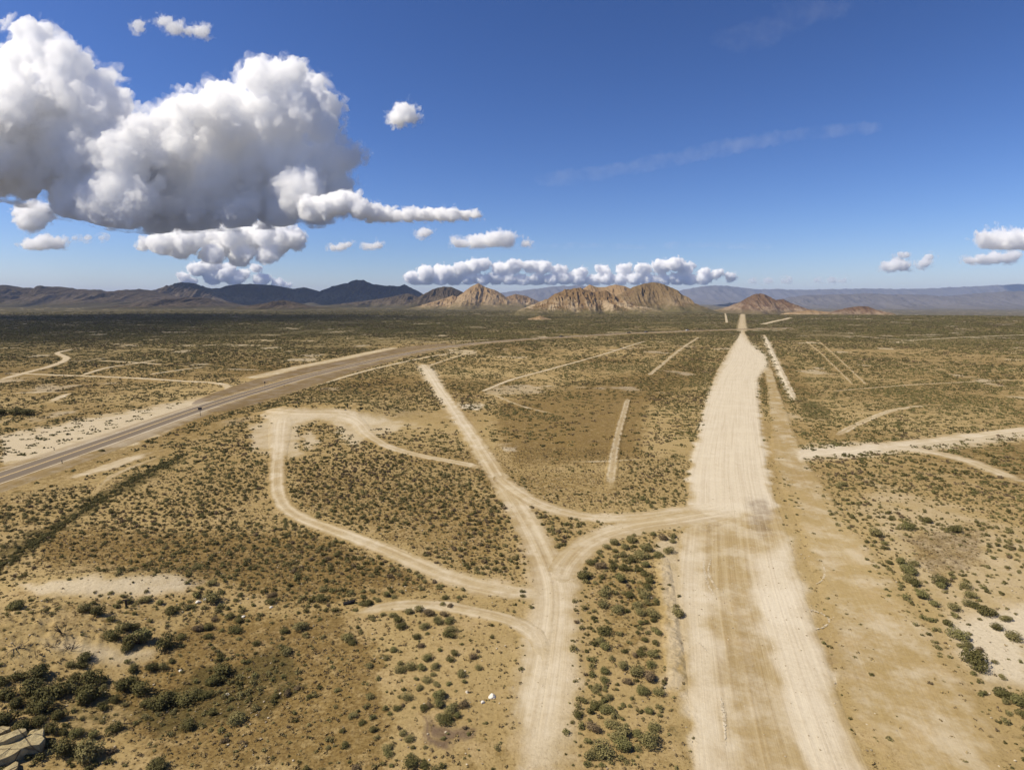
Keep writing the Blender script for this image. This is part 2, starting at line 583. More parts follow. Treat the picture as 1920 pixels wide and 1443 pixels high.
def strip_mesh(name, Xg, Yg, edge, extra, mat, sink=True):
    """Xg, Yg : rows x columns"""
    nr, nc = Xg.shape
    Zl = lay(Xg, Yg, extra)
    Zt = hgt(Xg, Yg)
    ef = sst(0, .45, edge) if sink else 1.0
    Zg = Zt + (Zl - Zt) * ef - .08 * (1 - ef) * (1 + .004 * np.hypot(Xg, Yg))
    me = mesh_np(name, np.stack([Xg, Yg, Zg], -1).reshape(-1, 3), grid_faces(nr, nc))
    attr(me, 'edge', edge.ravel())
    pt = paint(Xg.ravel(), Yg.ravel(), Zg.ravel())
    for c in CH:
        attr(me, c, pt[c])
    uvl = me.uv_layers.new(name='UVMap')
    seg = np.hypot(np.diff(Xg[:, nc // 2]), np.diff(Yg[:, nc // 2]))
    L = np.concatenate([[0], np.cumsum(seg)])
    W = np.hypot(Xg - Xg[:, :1], Yg - Yg[:, :1]) - 0.5 * np.hypot(Xg[:, -1:] - Xg[:, :1], Yg[:, -1:] - Yg[:, :1])
    uv = np.stack([W, np.repeat(L[:, None], nc, 1)], -1).reshape(-1, 2)
    li = np.empty(len(me.loops), np.int32); me.loops.foreach_get('vertex_index', li)
    uvl.data.foreach_set('uv', uv[li].astype(np.float32).ravel())
    # faces up
    if len(me.polygons) and me.polygons[0].normal.z < 0:
        me.flip_normals()
    return link(name, me, mat, kind='structure')


def ribbon(name, pxs, width, mat, step=2.0, taper=True, extra=0.0, keep=1.0, cols=9, grow=1.3):
    P = np.array(pxs, float)
    X, Y, _ = at(P[:, 0], P[:, 1])
    w = np.interp(np.arange(len(P)), np.linspace(0, len(P) - 1, np.size(width)), np.atleast_1d(width).astype(float))
    L = smooth_line(np.stack([X, Y, w], -1), step)
    T = np.gradient(L[:, :2], axis=0)
    T /= np.maximum(np.hypot(T[:, 0], T[:, 1])[:, None], 1e-6)
    N = np.stack([T[:, 1], -T[:, 0]], -1)
    u = np.linspace(-1, 1, cols)
    half = L[:, 2] / 2 * grow * (1.14 if mat is MAT_TRACK else 1.0)
    half = half * (1 + 0.12 * fbm(np.arange(len(L)) * step / 9.0, np.zeros(len(L)), 5 + NOFF[0], 3))
    Xg = L[:, :1] + N[:, :1] * half[:, None] * u[None]
    Yg = L[:, 1:2] + N[:, 1:2] * half[:, None] * u[None]
    e = np.repeat((1 - np.abs(u))[None] * 1.35, len(L), 0)
    if taper:
        k = np.arange(len(L)); m = np.minimum(k, k[::-1]) / 4.0
        e = e * np.clip(m, 0, 1)[:, None]
    if keep > 0:
        TRACKS.append((L[:, :2], float(np.mean(w)) / 2 * keep * (.8 if mat is not MAT_FAINT else .55)))
    return strip_mesh(name, Xg, Yg, e, extra, mat, mat is not MAT_TYRE)


# the broad graded strip, laid between its left and right edges
SL = [(1391, 619), (1384, 634), (1374, 648), (1348, 690), (1330, 740), (1314, 800), (1298, 870), (1292, 920), (1288, 965), (1280, 1010), (1275, 1100), (1288, 1210), (1296, 1300), (1305, 1380), (1312, 1475)]
SR = [(1395, 619), (1403, 638), (1413, 652), (1432, 664), (1438, 682), (1421, 708), (1420, 745), (1425, 800), (1434, 870), (1446, 920), (1460, 965), (1476, 1010), (1500, 1100), (1535, 1210), (1566, 1300), (1597, 1380), (1640, 1475)]
lx, ly, _ = at(*np.array(SL, float).T)
rx, ry, _ = at(*np.array(SR, float).T)
Ls = smooth_line(np.stack([lx, ly], -1), 6); Rs = smooth_line(np.stack([rx, ry], -1), 6)
ts = np.linspace(0, 1, 420) ** 0.75


def resample(P, t):
    d = np.concatenate([[0], np.cumsum(np.hypot(*np.diff(P, axis=0).T))]); d /= d[-1]
    return np.stack([np.interp(t, d, P[:, 0]), np.interp(t, d, P[:, 1])], -1)


Ls, Rs = resample(Ls, ts), resample(Rs, ts)
u = np.linspace(-.06, 1.06, 48)
Xg = Ls[:, :1] * (1 - u) + Rs[:, :1] * u
Yg = Ls[:, 1:] * (1 - u) + Rs[:, 1:] * u
ee = np.clip(np.minimum(u + .06, 1.06 - u) / .14, 0, 1)[None] * np.ones((420, 1))
ee *= np.clip(np.minimum(np.arange(420), 999) / 4.0, 0, 1)[:, None]
strip_mesh('dirt_road', Xg, Yg, ee, 0.0, MAT_STRIP)
STRIP_POLY = SL + SR[::-1]

ribbon('dirt_track', [(792, 683), (806, 700), (825, 730), (850, 765), (880, 810), (905, 850), (930, 890), (960, 935), (990, 985), (1013, 1030), (1033, 1080), (1040, 1130), (1033, 1200), (1018, 1300), (1005, 1380), (992, 1480)],
       [5.5, 4.5, 4.2, 4.2, 4.2, 4.6, 4.8, 5.2, 5.6, 6.0, 6.4, 6.2, 6.0, 6.4, 7.0, 7.6], MAT_TRACK)
ribbon('dirt_track', [(925, 885), (955, 912), (1005, 943), (1070, 964), (1140, 972), (1220, 966), (1300, 955), (1375, 940)], 4.6, MAT_TRACK)
ribbon('dirt_track', [(1400, 955), (1340, 964), (1270, 976), (1200, 986), (1130, 1006), (1085, 1032), (1055, 1070), (1042, 1120)], [7.5, 7, 6.5, 6.0, 6.0, 5.5, 5.5, 5.0], MAT_TRACK)
ribbon('dirt_track', [(530, 776), (526, 800), (522, 850), (519, 900), (527, 940), (562, 970), (640, 1000), (720, 1030), (790, 1060), (850, 1085), (925, 1103), (1000, 1116), (1045, 1128)], [5, 5, 3, 2.8, 2.8, 3, 3.2, 3.4, 4, 5, 6, 7], MAT_TRACK)
ribbon('dirt_track', [(610, 776), (665, 789), (690, 815), (730, 838), (790, 855), (850, 866), (920, 880)], [5, 4.5, 3.2, 3, 3, 3, 4], MAT_TRACK)
ribbon('dirt_track', [(480, 774), (540, 773), (620, 774), (690, 777)], 5.0, MAT_TRACK)
ribbon('dirt_track', [(620, 1168), (680, 1148), (740, 1136), (810, 1135), (880, 1145), (950, 1162), (1000, 1188), (1015, 1220), (1018, 1265)], 2.4, MAT_TRACK)
ribbon('dirt_track', [(1430, 850), (1500, 852), (1560, 848), (1640, 838), (1720, 829), (1800, 820), (1940, 802)], [7, 6, 5.5, 5.0, 4.5, 4.2, 4], MAT_TRACK)
ribbon('dirt_track', [(1620, 840), (1690, 841), (1740, 847), (1800, 860), (1860, 882), (1940, 912)], [4, 5, 5, 5, 5, 5], MAT_TRACK)
# worn bare verge on the right of the strip
ribbon('dirt_verge', [(1440, 690), (1452, 745), (1466, 800), (1478, 850), (1505, 910), (1545, 980), (1600, 1080), (1650, 1180), (1700, 1290), (1755, 1410), (1830, 1540)], [4, 5, 6, 7, 8, 9, 10.5, 11, 11.5, 12], MAT_VERGE, keep=.45, cols=15, grow=1.25)
ribbon('dirt_verge', [(1433, 628), (1452, 668), (1470, 705), (1490, 748)], 2.2, MAT_FAINT)
# faint two-wheel tracks across the scrub
FA = [
    ([(1178, 745), (1160, 810), (1150, 860), (1142, 930)], 2.6),
    ([(900, 736), (960, 712), (1040, 690), (1130, 665), (1210, 640)], 2.4),
    ([(800, 688), (840, 674), (880, 662)], 3),
    ([(1310, 632), (1280, 652), (1250, 676), (1215, 705)], 3),
    ([(1545, 735), (1640, 727), (1740, 720), (1920, 712)], 2.2),
    ([(1512, 640), (1545, 668), (1600, 722)], 1.3), ([(1530, 636), (1568, 668), (1625, 722)], 1.3),
    ([(1510, 628), (1600, 630), (1700, 637), (1820, 632), (1930, 628)], 5),
    ([(500, 748), (555, 731), (600, 720), (700, 692), (800, 670), (880, 656)], 3.0),
    ([(0, 712), (45, 700), (100, 685), (125, 672), (108, 662), (138, 655)], 4.5),
    ([(0, 700), (45, 701), (120, 704), (250, 709), (330, 714), (400, 718), (428, 725), (425, 740), (400, 756)], 4.0),
    ([(150, 705), (200, 690), (258, 681), (300, 674)], 3.2), ([(180, 676), (240, 679), (310, 684)], 3),
    ([(270, 704), (330, 695), (400, 686)], 3), ([(410, 692), (500, 694)], 3),
    ([(0, 738), (70, 736), (140, 734)], 3.0), ([(90, 757), (115, 744), (140, 735)], 3.5),
    ([(1358, 586), (1363, 605)], 5), ([(1430, 608), (1455, 602), (1482, 596)], 12),
    ([(760, 643), (860, 640), (930, 636)], 6),
    ([(915, 735), (960, 755), (1010, 770), (1070, 782)], 2),
    ([(1560, 822), (1620, 790), (1680, 768), (1760, 758)], 3),
    ([(1000, 862), (1100, 866), (1250, 858)], 1.6),
    ([(100, 905), (190, 880), (270, 852), (330, 838)], 5),
    ([(180, 925), (215, 890), (330, 845)], 2.0),
]
for q, (pts, w) in enumerate(FA):
    ribbon('faint_track', pts, w, MAT_CLEAR if q in (1, 7, 8, 9, 10, 11, 12, 13, 14, 15, 16, 17, 18, 23) else MAT_FAINT, step=3.0, keep=.8)
ribbon('dirt_track', [(1393, 574), (1393, 585), (1392, 598), (1392, 613), (1391, 621)], 14, MAT_TRACK, step=12, taper=False)
# pale tyre marks on the strip
for pts, w in [([(1318, 1040), (1322, 1080), (1335, 1110), (1356, 1130)], .5), ([(1336, 1040), (1328, 1070), (1338, 1095), (1360, 1122)], .4),
               ([(1470, 1143), (1500, 1140), (1540, 1150), (1555, 1165), (1540, 1178), (1500, 1183)], .45),
               ([(1480, 1155), (1520, 1156), (1548, 1163)], .35), ([(1430, 995), (1460, 1008), (1472, 1018)], .4), ([(1425, 1004), (1455, 1014)], .3),
               ([(1505, 1103), (1540, 1090), (1545, 1065), (1530, 1045)], .35), ([(1290, 1190), (1320, 1215), (1350, 1250)], .5),
               ([(1345, 1290), (1356, 1340), (1362, 1420)], .5), ([(1010, 1175), (1040, 1200), (1080, 1215)], .45), ([(985, 1150), (1015, 1190), (1022, 1230)], .5),
               ([(1440, 1180), (1465, 1260), (1488, 1330)], .3)]:
    ribbon('tyre_mark', pts, w, MAT_TYRE, step=.8, keep=0, cols=5, extra=.0)

# highway : gravel shoulder, asphalt, painted lines
HWY = [(-260, 985), (-120, 938), (0, 899), (130, 854), (250, 812), (375, 768), (470, 738), (560, 711), (650, 689), (740, 669), (820, 654), (900, 644), (1000, 636), (1100, 630), (1200, 625), (1300, 621), (1400, 618), (1480, 616)]
hx, hy, _ = at(*np.array(HWY, float).T)
HL = smooth_line(np.stack([hx, hy], -1), 4.0)
T = np.gradient(HL, axis=0); T /= np.hypot(T[:, 0], T[:, 1])[:, None]
HN = np.stack([T[:, 1], -T[:, 0]], -1)
TRACKS.append((HL, 9.0))
HZ = hgt(HL[:, 0], HL[:, 1]) + 0.0009 * np.hypot(HL[:, 0], HL[:, 1]) + 0.30

nt = NT('asphalt')
p = nt.pos()
uvn = nt.n('ShaderNodeUVMap', uv_map='UVMap').outputs[0]
w1 = nt.noise(nt.map(uvn, (1.3, .02, 1)), 1.0, 4, .6)
c = nt.mix(nt.ramp(w1, .35, .7), (0.135, 0.103, 0.067), (0.180, 0.140, 0.095))
c = nt.mix(nt.math('MULTIPLY', nt.noise(p, 6, 3), .3), c, (0.17, 0.14, 0.11))
MAT_ASPHALT = nt.done(nt.bsdf(c, .85, None, .2))
nt = NT('road_paint')
c = nt.mix(nt.ramp(nt.noise(nt.pos(), 2.0, 4, .7), .5, .7), (0.64, 0.59, 0.49), (0.46, 0.41, 0.33))
MAT_PAINT = nt.done(nt.bsdf(c, .7))
nt = NT('road_paint_yellow')
c = nt.mix(nt.ramp(nt.noise(nt.pos(), 2.0, 4, .7), .5, .7), (0.58, 0.42, 0.20), (0.40, 0.30, 0.16))
MAT_PAINTY = nt.done(nt.bsdf(c, .7))
MAT_SHOULDER = track_mat('gravel_shoulder', .0, .3, .10, .5, 1.0, False, (.70, .67, .64))
MAT_GRAVEL = track_mat('road_gravel', .0, .3, .12, .5, 1.0, False, (.50, .47, .47))


def hwy_band(name, a, b, dz, mat, cols=3, kind='structure', shoulder=False):
    u = np.linspace(a, b, cols)
    Xg = HL[:, :1] + HN[:, :1] * u
    Yg = HL[:, 1:] + HN[:, 1:] * u
    crown = -0.02 * np.abs(u)[None] if not shoulder else 0 * -np.clip((np.abs(u) - 4.8) / 3, 0, 1)[None] * .22
    Zg = np.repeat(HZ[:, None], cols, 1) + dz + crown
    if shoulder:
        k = sst(5.2, np.abs(b), np.abs(u))[None]
        Zg = Zg * (1 - k) + (hgt(Xg, Yg) - .12 - .0004 * np.hypot(Xg, Yg)) * k
    me = mesh_np(name, np.stack([Xg, Yg, Zg], -1).reshape(-1, 3), grid_faces(*Xg.shape))
    if me.polygons[0].normal.z < 0: me.flip_normals()
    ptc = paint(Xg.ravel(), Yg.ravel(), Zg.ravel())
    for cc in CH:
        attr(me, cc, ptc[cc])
    attr(me, 'edge', np.repeat(np.clip((1 - np.abs(np.linspace(-1, 1, cols)))[None] * 3, 0, 1), len(HL), 0).ravel())
    uvl = me.uv_layers.new(name='UVMap')
    L = np.arange(len(HL)) * 4.0
    uv = np.stack([np.repeat(u[None], len(HL), 0), np.repeat(L[:, None], cols, 1)], -1).reshape(-1, 2)
    li = np.empty(len(me.loops), np.int32); me.loops.foreach_get('vertex_index', li)
    uvl.data.foreach_set('uv', uv[li].astype(np.float32).ravel())
    return link(name, me, mat, kind=kind)


hwy_band('road_shoulder', -9.0, 9.0, -.06, MAT_SHOULDER, 15, shoulder=True)
hwy_band('highway', -5.1, 5.1, 0.0, MAT_ASPHALT, 7)
hwy_band('road_marking', -3.78, -3.44, .012, MAT_PAINT)
hwy_band('road_marking', 3.44, 3.78, .012, MAT_PAINT)
hwy_band('road_marking', -.26, -.06, .012, MAT_PAINTY)
hwy_band('road_marking', .06, .26, .012, MAT_PAINTY)
# wide gravel pull-out beside the highway
ribbon('gravel_pullout', [(385, 776), (450, 757), (515, 736), (575, 716), (650, 694), (740, 673)], [6, 13, 16, 17, 14, 9], MAT_GRAVEL, keep=1.0, extra=.30, cols=13)
ribbon('gravel_pullout', [(360, 760), (420, 738), (490, 716), (560, 698), (650, 678), (760, 655), (840, 645)], [3, 8, 11, 14, 18, 22, 18], MAT_GRAVEL, keep=1.0, extra=.30, cols=13)
ribbon('dirt_verge', [(470, 712), (560, 690), (650, 672), (740, 653)], 11, MAT_TRACK, extra=.33)

# ------------------------------------------------------------------ hills
def hill_mat(name, rock, tan, white, foot, w_tan=.5, w_white=.3, band=None):
    nt = NT(name)
    p = nt.pos()
    geo = nt.n('ShaderNodeNewGeometry')
    rel = nt.attr('rel')
    gul = nt.attr('gully')
    n1 = nt.noise(p, .006, 6, .65)
    n2 = nt.noise(p, .03, 5, .7)
    c = nt.mix(nt.ramp(nt.math('ADD', n1, nt.math('MULTIPLY', gul, .35)), .5 - .25 * w_tan, .85 - .25 * w_tan), rock, tan)
    low = nt.ramp(rel, .75, .2)
    wf = nt.math('MULTIPLY', nt.ramp(nt.math('ADD', n2, nt.math('MULTIPLY', gul, .35)), .62, .80), nt.math('MULTIPLY', low, w_white))
    c = nt.mix(wf, c, white)
    ff = nt.ramp(nt.math('ADD', rel, nt.math('MULTIPLY', nt.math('SUBTRACT', n2, .5), .5)), .30, .06)
    c = nt.mix(ff, c, foot)
    c = nt.mix(nt.math('MULTIPLY', nt.ramp(nt.noise(p, .09, 4, .7), .35, .75), .55), c, nt.mix(1.0, c, (.55, .56, .5), 'MULTIPLY'))
    return nt.done(nt.bsdf(c, .95, nt.bump(n2, .6, 12.0), .03))


M_DARK = hill_mat('shade_toned_hill_rock', (0.030, 0.023, 0.016), (0.066, 0.049, 0.031), (0.26, 0.205, 0.14), (0.070, 0.058, 0.030), .4, .25)  # dark rock, darkened further: cloud shade put into the colour
M_DARK2 = hill_mat('dark_slope_rock', (0.040, 0.031, 0.025), (0.070, 0.053, 0.038), (0.24, 0.19, 0.13), (0.080, 0.068, 0.040), .3, .5)
M_TAN = hill_mat('tan_hill_rock', (0.175, 0.108, 0.055), (0.26, 0.175, 0.092), (0.38, 0.29, 0.185), (0.14, 0.112, 0.055), .7, .6)
M_BROWN = hill_mat('brown_hill_rock', (0.105, 0.062, 0.032), (0.185, 0.120, 0.060), (0.42, 0.33, 0.22), (0.120, 0.098, 0.045), .6, .8)
M_BROWN2 = hill_mat('olive_hill_rock', (0.135, 0.085, 0.045), (0.170, 0.118, 0.060), (0.34, 0.27, 0.18), (0.115, 0.097, 0.046), .5, .35)
M_RED = hill_mat('red_hill_rock', (0.085, 0.050, 0.034), (0.135, 0.085, 0.052), (0.34, 0.26, 0.18), (0.135, 0.105, 0.055), .4, .6)
M_FAR = hill_mat('distant_range_rock', (0.085, 0.08, 0.085), (0.12, 0.11, 0.11), (0.22, 0.19, 0.17), (0.12, 0.105, 0.09), .4, .2)


def hill(name, prof, D, front, back, mat, seed, gully=.13, gs=None, nx=300, ny=110, rough=.02, pw=1.25, wander=.25):
    P = np.array(prof, float)
    k = (CY - P[:, 1]) / F
    w = D * (k * ct - st) / (ct + k * st)
    zc = D * ct - w * st
    X = (P[:, 0] - CX) / F * zc
    Zp = w + H
    o = np.argsort(X); X, Zp = X[o], Zp[o]
    x0, x1 = X[0], X[-1]
    pad = 0.10 * (x1 - x0)
    xs = np.linspace(x0 - pad, x1 + pad, nx)
    tv = np.concatenate([-np.linspace(1, 0, int(ny * .68)), np.linspace(0, 1, int(ny * .32))[1:]])
    hmax = Zp.max() - hgt(0.5 * (x0 + x1), D)
    gs = gs or hmax * .38
    XX, TT = np.meshgrid(xs, tv)
    ridge = wander * front * fbm(XX / (front * .9), 0 * XX, seed, 3)
    side = 0.7 + 0.55 * fbm(XX / (hmax * 1.6 + 1), 0 * XX + 3, seed + 2, 3)
    DY = np.where(TT < 0, TT * front * side, TT * back) + ridge
    YY = D + DY
    att = np.abs(TT)
    warp = fbm(XX / (hmax * 1.2), DY / (hmax * 1.2), seed + 4, 3) * hmax * .5 * att
    base = hgt(XX, YY)
    prof_x = np.interp(XX + warp, X, Zp, left=Zp[0] - 8, right=Zp[-1] - 8)
    g0 = hgt(XX, np.full_like(XX, D))
    rel = np.maximum(prof_x - g0, -0.02 * hmax)
    shape = (1 - att) ** pw
    g1 = ridged(XX / gs + 0.4 * fbm(XX / gs / 2, DY / gs / 2, seed + 9, 2), DY / (gs * 5), seed + 6, 4)
    g2 = ridged(XX / (gs * .33), DY / (gs * 1.5), seed + 8, 3)
    mod = np.sin(np.pi * np.clip(att, 0, 1)) ** .8
    hz = rel * shape * (1 + mod * (gully * 2.2 * g1 + gully * .8 * g2))
    hz = hz + rel * rough * fbm(XX / (gs * .4), YY / (gs * .4), seed + 12, 4)
    Z = base + hz - 0.6 - 2.5 * att ** 3
    me = mesh_np(name, np.stack([XX, YY, Z], -1).reshape(-1, 3), grid_faces(len(tv), nx))
    attr(me, 'rel', np.clip(hz / hmax, 0, 1).ravel())
    attr(me, 'gully', np.clip(.5 + .5 * g1, 0, 1).ravel())
    return link(name, me, mat, kind='structure')


hill('mountain_range', [(-150, 533), (-60, 531), (0, 535), (33, 541.6), (80, 536.6), (110, 543), (137, 542), (173, 549), (183, 547.6), (203, 553), (233, 546), (258, 541), (290, 550), (320, 560), (350, 568)], 4600, 1500, 1500, M_DARK, 11, .22, 130, nx=640, ny=180, rough=.035)
hill('hill', [(270, 566), (290, 552), (310, 540), (340, 529), (357, 530), (387, 538), (410, 545), (440, 563), (460, 570)], 5200, 1300, 900, M_DARK2, 21, .15)
hill('hill', [(395, 568), (418, 549), (440, 536.6), (467, 533), (510, 534), (547, 541), (567, 538), (597, 546), (612, 555), (640, 568)], 5900, 1500, 900, M_DARK2, 31, .15)
hill('hill', [(250, 577), (300, 566), (345, 559), (385, 557), (420, 564), (450, 574), (470, 580)], 3700, 800, 500, M_DARK, 33, .16)
hill('hill', [(420, 580), (470, 572), (500, 568), (525, 562), (545, 565), (570, 572), (600, 575), (630, 580)], 3000, 500, 350, M_DARK, 35, .18)
hill('hill', [(590, 566), (610, 545), (640, 535), (660, 531.6), (673, 526), (687, 526), (703, 533), (723, 535.6), (747, 537), (757, 538), (765, 534), (780, 542), (793, 549), (810, 560), (830, 568)], 6400, 1600, 1000, M_DARK2, 41, .12, rough=.04, nx=420)
hill('hill', [(600, 576), (650, 568), (700, 561), (735, 556), (765, 549), (795, 560), (820, 569), (850, 576)], 4300, 700, 500, M_DARK, 43, .16)
hill('hill', [(775, 573), (790, 556), (813, 542), (833, 537), (847, 538), (867, 547), (885, 560), (900, 573)], 3700, 650, 500, M_DARK, 51, .12)
hill('hill', [(770, 578), (800, 568), (830, 560), (848, 553), (865, 561), (890, 570), (920, 578)], 3150, 420, 300, M_TAN, 53, .18)
hill('hill', [(840, 570), (870, 547), (887, 535), (897, 530.6), (910, 538), (927, 543), (940, 550), (955, 562), (985, 572)], 3400, 700, 500, M_TAN, 61, .12)
hill('hill', [(920, 572), (945, 558), (967, 551), (987, 555), (1010, 565), (1040, 574)], 4200, 700, 500, M_BROWN, 63, .12)
hill('hill', [(1060, 568), (1085, 550), (1100, 538), (1110, 532), (1123, 537), (1137, 537), (1157, 532), (1173, 535), (1190, 542), (1230, 560)], 2600, 420, 380, M_TAN, 71, .10)
hill('hill', [(970, 581), (990, 574), (1017, 563), (1027, 560), (1040, 550), (1060, 543), (1078, 540), (1090, 538.5), (1107, 545), (1120, 547), (1130, 545), (1140, 543), (1150, 550), (1173, 560), (1200, 572), (1240, 582)], 1900, 420, 300, M_BROWN, 81, .17, 26, nx=460, ny=180, rough=.05)
hill('hill', [(1130, 570), (1160, 553), (1175, 545), (1190, 537), (1213, 530), (1230, 528.6), (1250, 533), (1273, 543), (1287, 555), (1300, 567), (1317, 577), (1340, 584)], 2150, 430, 380, M_BROWN2, 91, .12, 34, nx=420, ny=170)
hill('hill', [(990, 597), (1004, 594), (1013, 591), (1022, 595), (1035, 598)], 1230, 40, 40, M_TAN, 95, .12, nx=80, ny=50)
hill('hill', [(1345, 581), (1362, 575), (1387, 562), (1407, 552), (1423, 550), (1437, 554), (1457, 562), (1473, 560), (1487, 568), (1507, 578), (1530, 584)], 2500, 330, 300, M_RED, 101, .13, 34, nx=320, ny=120)
hill('hill', [(1555, 586), (1570, 583), (1590, 577), (1613, 573.5), (1630, 574), (1643, 581), (1662, 585)], 1950, 130, 120, M_RED, 111, .14, nx=160, ny=80)
hill('hill', [(1480, 586), (1520, 581), (1550, 584), (1575, 587)], 2100, 90, 90, M_TAN, 113, .14, nx=100, ny=60)
hill('mountain_range', [(900, 556), (947, 548), (973, 545), (1017, 540), (1040, 537), (1087, 534), (1130, 540), (1200, 550), (1260, 548), (1285, 542), (1320, 536), (1363, 535), (1413, 541), (1513, 543), (1600, 541), (1713, 542), (1813, 537), (1920, 532), (2050, 534)], 17500, 2800, 2400, M_FAR, 121, .12, nx=520, ny=60, rough=.05)
hill('mountain_range', [(1440, 566), (1480, 558), (1520, 553), (1593, 551), (1623, 550), (1677, 552), (1730, 552), (1780, 555), (1827, 552), (1880, 548), (1907, 545), (1960, 546), (2060, 550)], 9500, 1800, 1400, M_FAR, 131, .16, nx=520, ny=80, rough=.05)

# ------------------------------------------------------------------ plants
def leaf_mat(name, a, b):
    nt = NT(name)
    oi = nt.n('ShaderNodeObjectInfo').outputs['Random']
    c = nt.mix(nt.ramp(nt.noise(nt.pos(), 3.0, 2), .3, .7), a, b)
    c = nt.mix(nt.math('MULTIPLY', oi, .5), c, nt.mix(1.0, c, (.62, .66, .6), 'MULTIPLY'))
    return nt.done(nt.bsdf(c, .8, None, .1))


L_GREY = leaf_mat('sage_leaves', (0.245, 0.205, 0.085), (0.175, 0.150, 0.060))
L_DARK = leaf_mat('dark_leaves', (0.140, 0.120, 0.044), (0.098, 0.088, 0.031))
L_OLIVE = leaf_mat('olive_leaves', (0.215, 0.190, 0.072), (0.150, 0.138, 0.052))
L_DRY = leaf_mat('dry_twigs', (0.215, 0.155, 0.085), (0.145, 0.105, 0.060))
L_STRAW = leaf_mat('straw', (0.36, 0.265, 0.12), (0.22, 0.155, 0.065))
nt = NT('twig_bark')
MAT_TWIG = nt.done(nt.bsdf(nt.mix(nt.noise(nt.pos(), 8, 3), (0.10, 0.075, 0.05), (0.055, 0.04, 0.028)), .9))


def bush_arrays(rs, n, leaf, lobes=5, flatn=.58, spread=.25):
    """leaf quads over several lobes, bush about 1 wide, standing on z = 0"""
    a = rs.rand(lobes) * 6.283
    rr = np.sqrt(rs.rand(lobes)) * spread
    C = np.stack([rr * np.cos(a), rr * np.sin(a), flatn * (.30 + .25 * rs.rand(lobes))], -1)
    rad = .17 + .13 * rs.rand(lobes)
    k = rs.randint(0, lobes, n)
    d = rs.normal(size=(n, 3)); d /= np.linalg.norm(d, axis=1)[:, None]
    P = C[k] + d * (rad[k] * (.55 + .5 * rs.rand(n) ** .5))[:, None] * np.array([1, 1, .95])
    P[:, 2] = np.abs(P[:, 2]) + .01
    N = d + rs.normal(size=(n, 3)) * .55 + np.array([0, 0, .25]); N /= np.linalg.norm(N, axis=1)[:, None]
    t = np.cross(N, rs.normal(size=(n, 3))); t /= np.linalg.norm(t, axis=1)[:, None]
    b = np.cross(N, t)
    s = leaf * (.6 + .8 * rs.rand(n))
    q = [(-.5, -1), (.5, -.9), (.6, .8), (-.35, 1)]
    V = np.stack([P + t * (s * u)[:, None] + b * (s * v * .8)[:, None] for u, v in q], 1).reshape(-1, 3)
    V[:, 2] = np.maximum(V[:, 2], 0.0)
    return V, np.arange(n * 4).reshape(-1, 4)


def stems_arrays(rs, n, hgt_, r):
    V, Fq = [], []
    for i in range(n):
        a = rs.rand() * 6.283
        tip = np.array([math.cos(a), math.sin(a), 0]) * (.12 + .3 * rs.rand()) + np.array([0, 0, hgt_ * (.6 + .5 * rs.rand())])
        base = np.array([math.cos(a), math.sin(a), 0]) * .04
        midp = (base + tip) / 2 + rs.normal(size=3) * .04
        ring = []
        for p_, rr in ((base, r), (midp, r * .7), (tip, r * .25)):
            ring.append(len(V))
            for kq in range(4):
                an = kq * 1.5708
                V.append(p_ + np.array([math.cos(an), math.sin(an), 0]) * rr)
        for j in range(2):
            for kq in range(4):
                Fq.append([ring[j] + kq, ring[j] + (kq + 1) % 4, ring[j + 1] + (kq + 1) % 4, ring[j + 1] + kq])
    return np.array(V), np.array(Fq)


def bush_mesh(name, seed, n, leaf, mat, lobes=5, **kw):
    V, Fq = bush_arrays(np.random.RandomState(seed), n, leaf, lobes, **kw)
    me = mesh_np(name, V, Fq, False)
    me.materials.append(mat)
    return me


NEAR = {k: [bush_mesh('shrub_foliage', 100 + i + 10 * j, 1300, .030, m, 6 + i % 3) for i in range(4)] for j, (k, m) in enumerate([('grey', L_GREY), ('dark', L_DARK), ('olive', L_OLIVE), ('dry', L_DRY)])}
STEM = []
for i in range(3):
    V, Fq = stems_arrays(np.random.RandomState(900 + i), 14, .5, .018)
    STEM.append(mesh_np('shrub_stems', V, Fq)); STEM[-1].materials.append(MAT_TWIG)

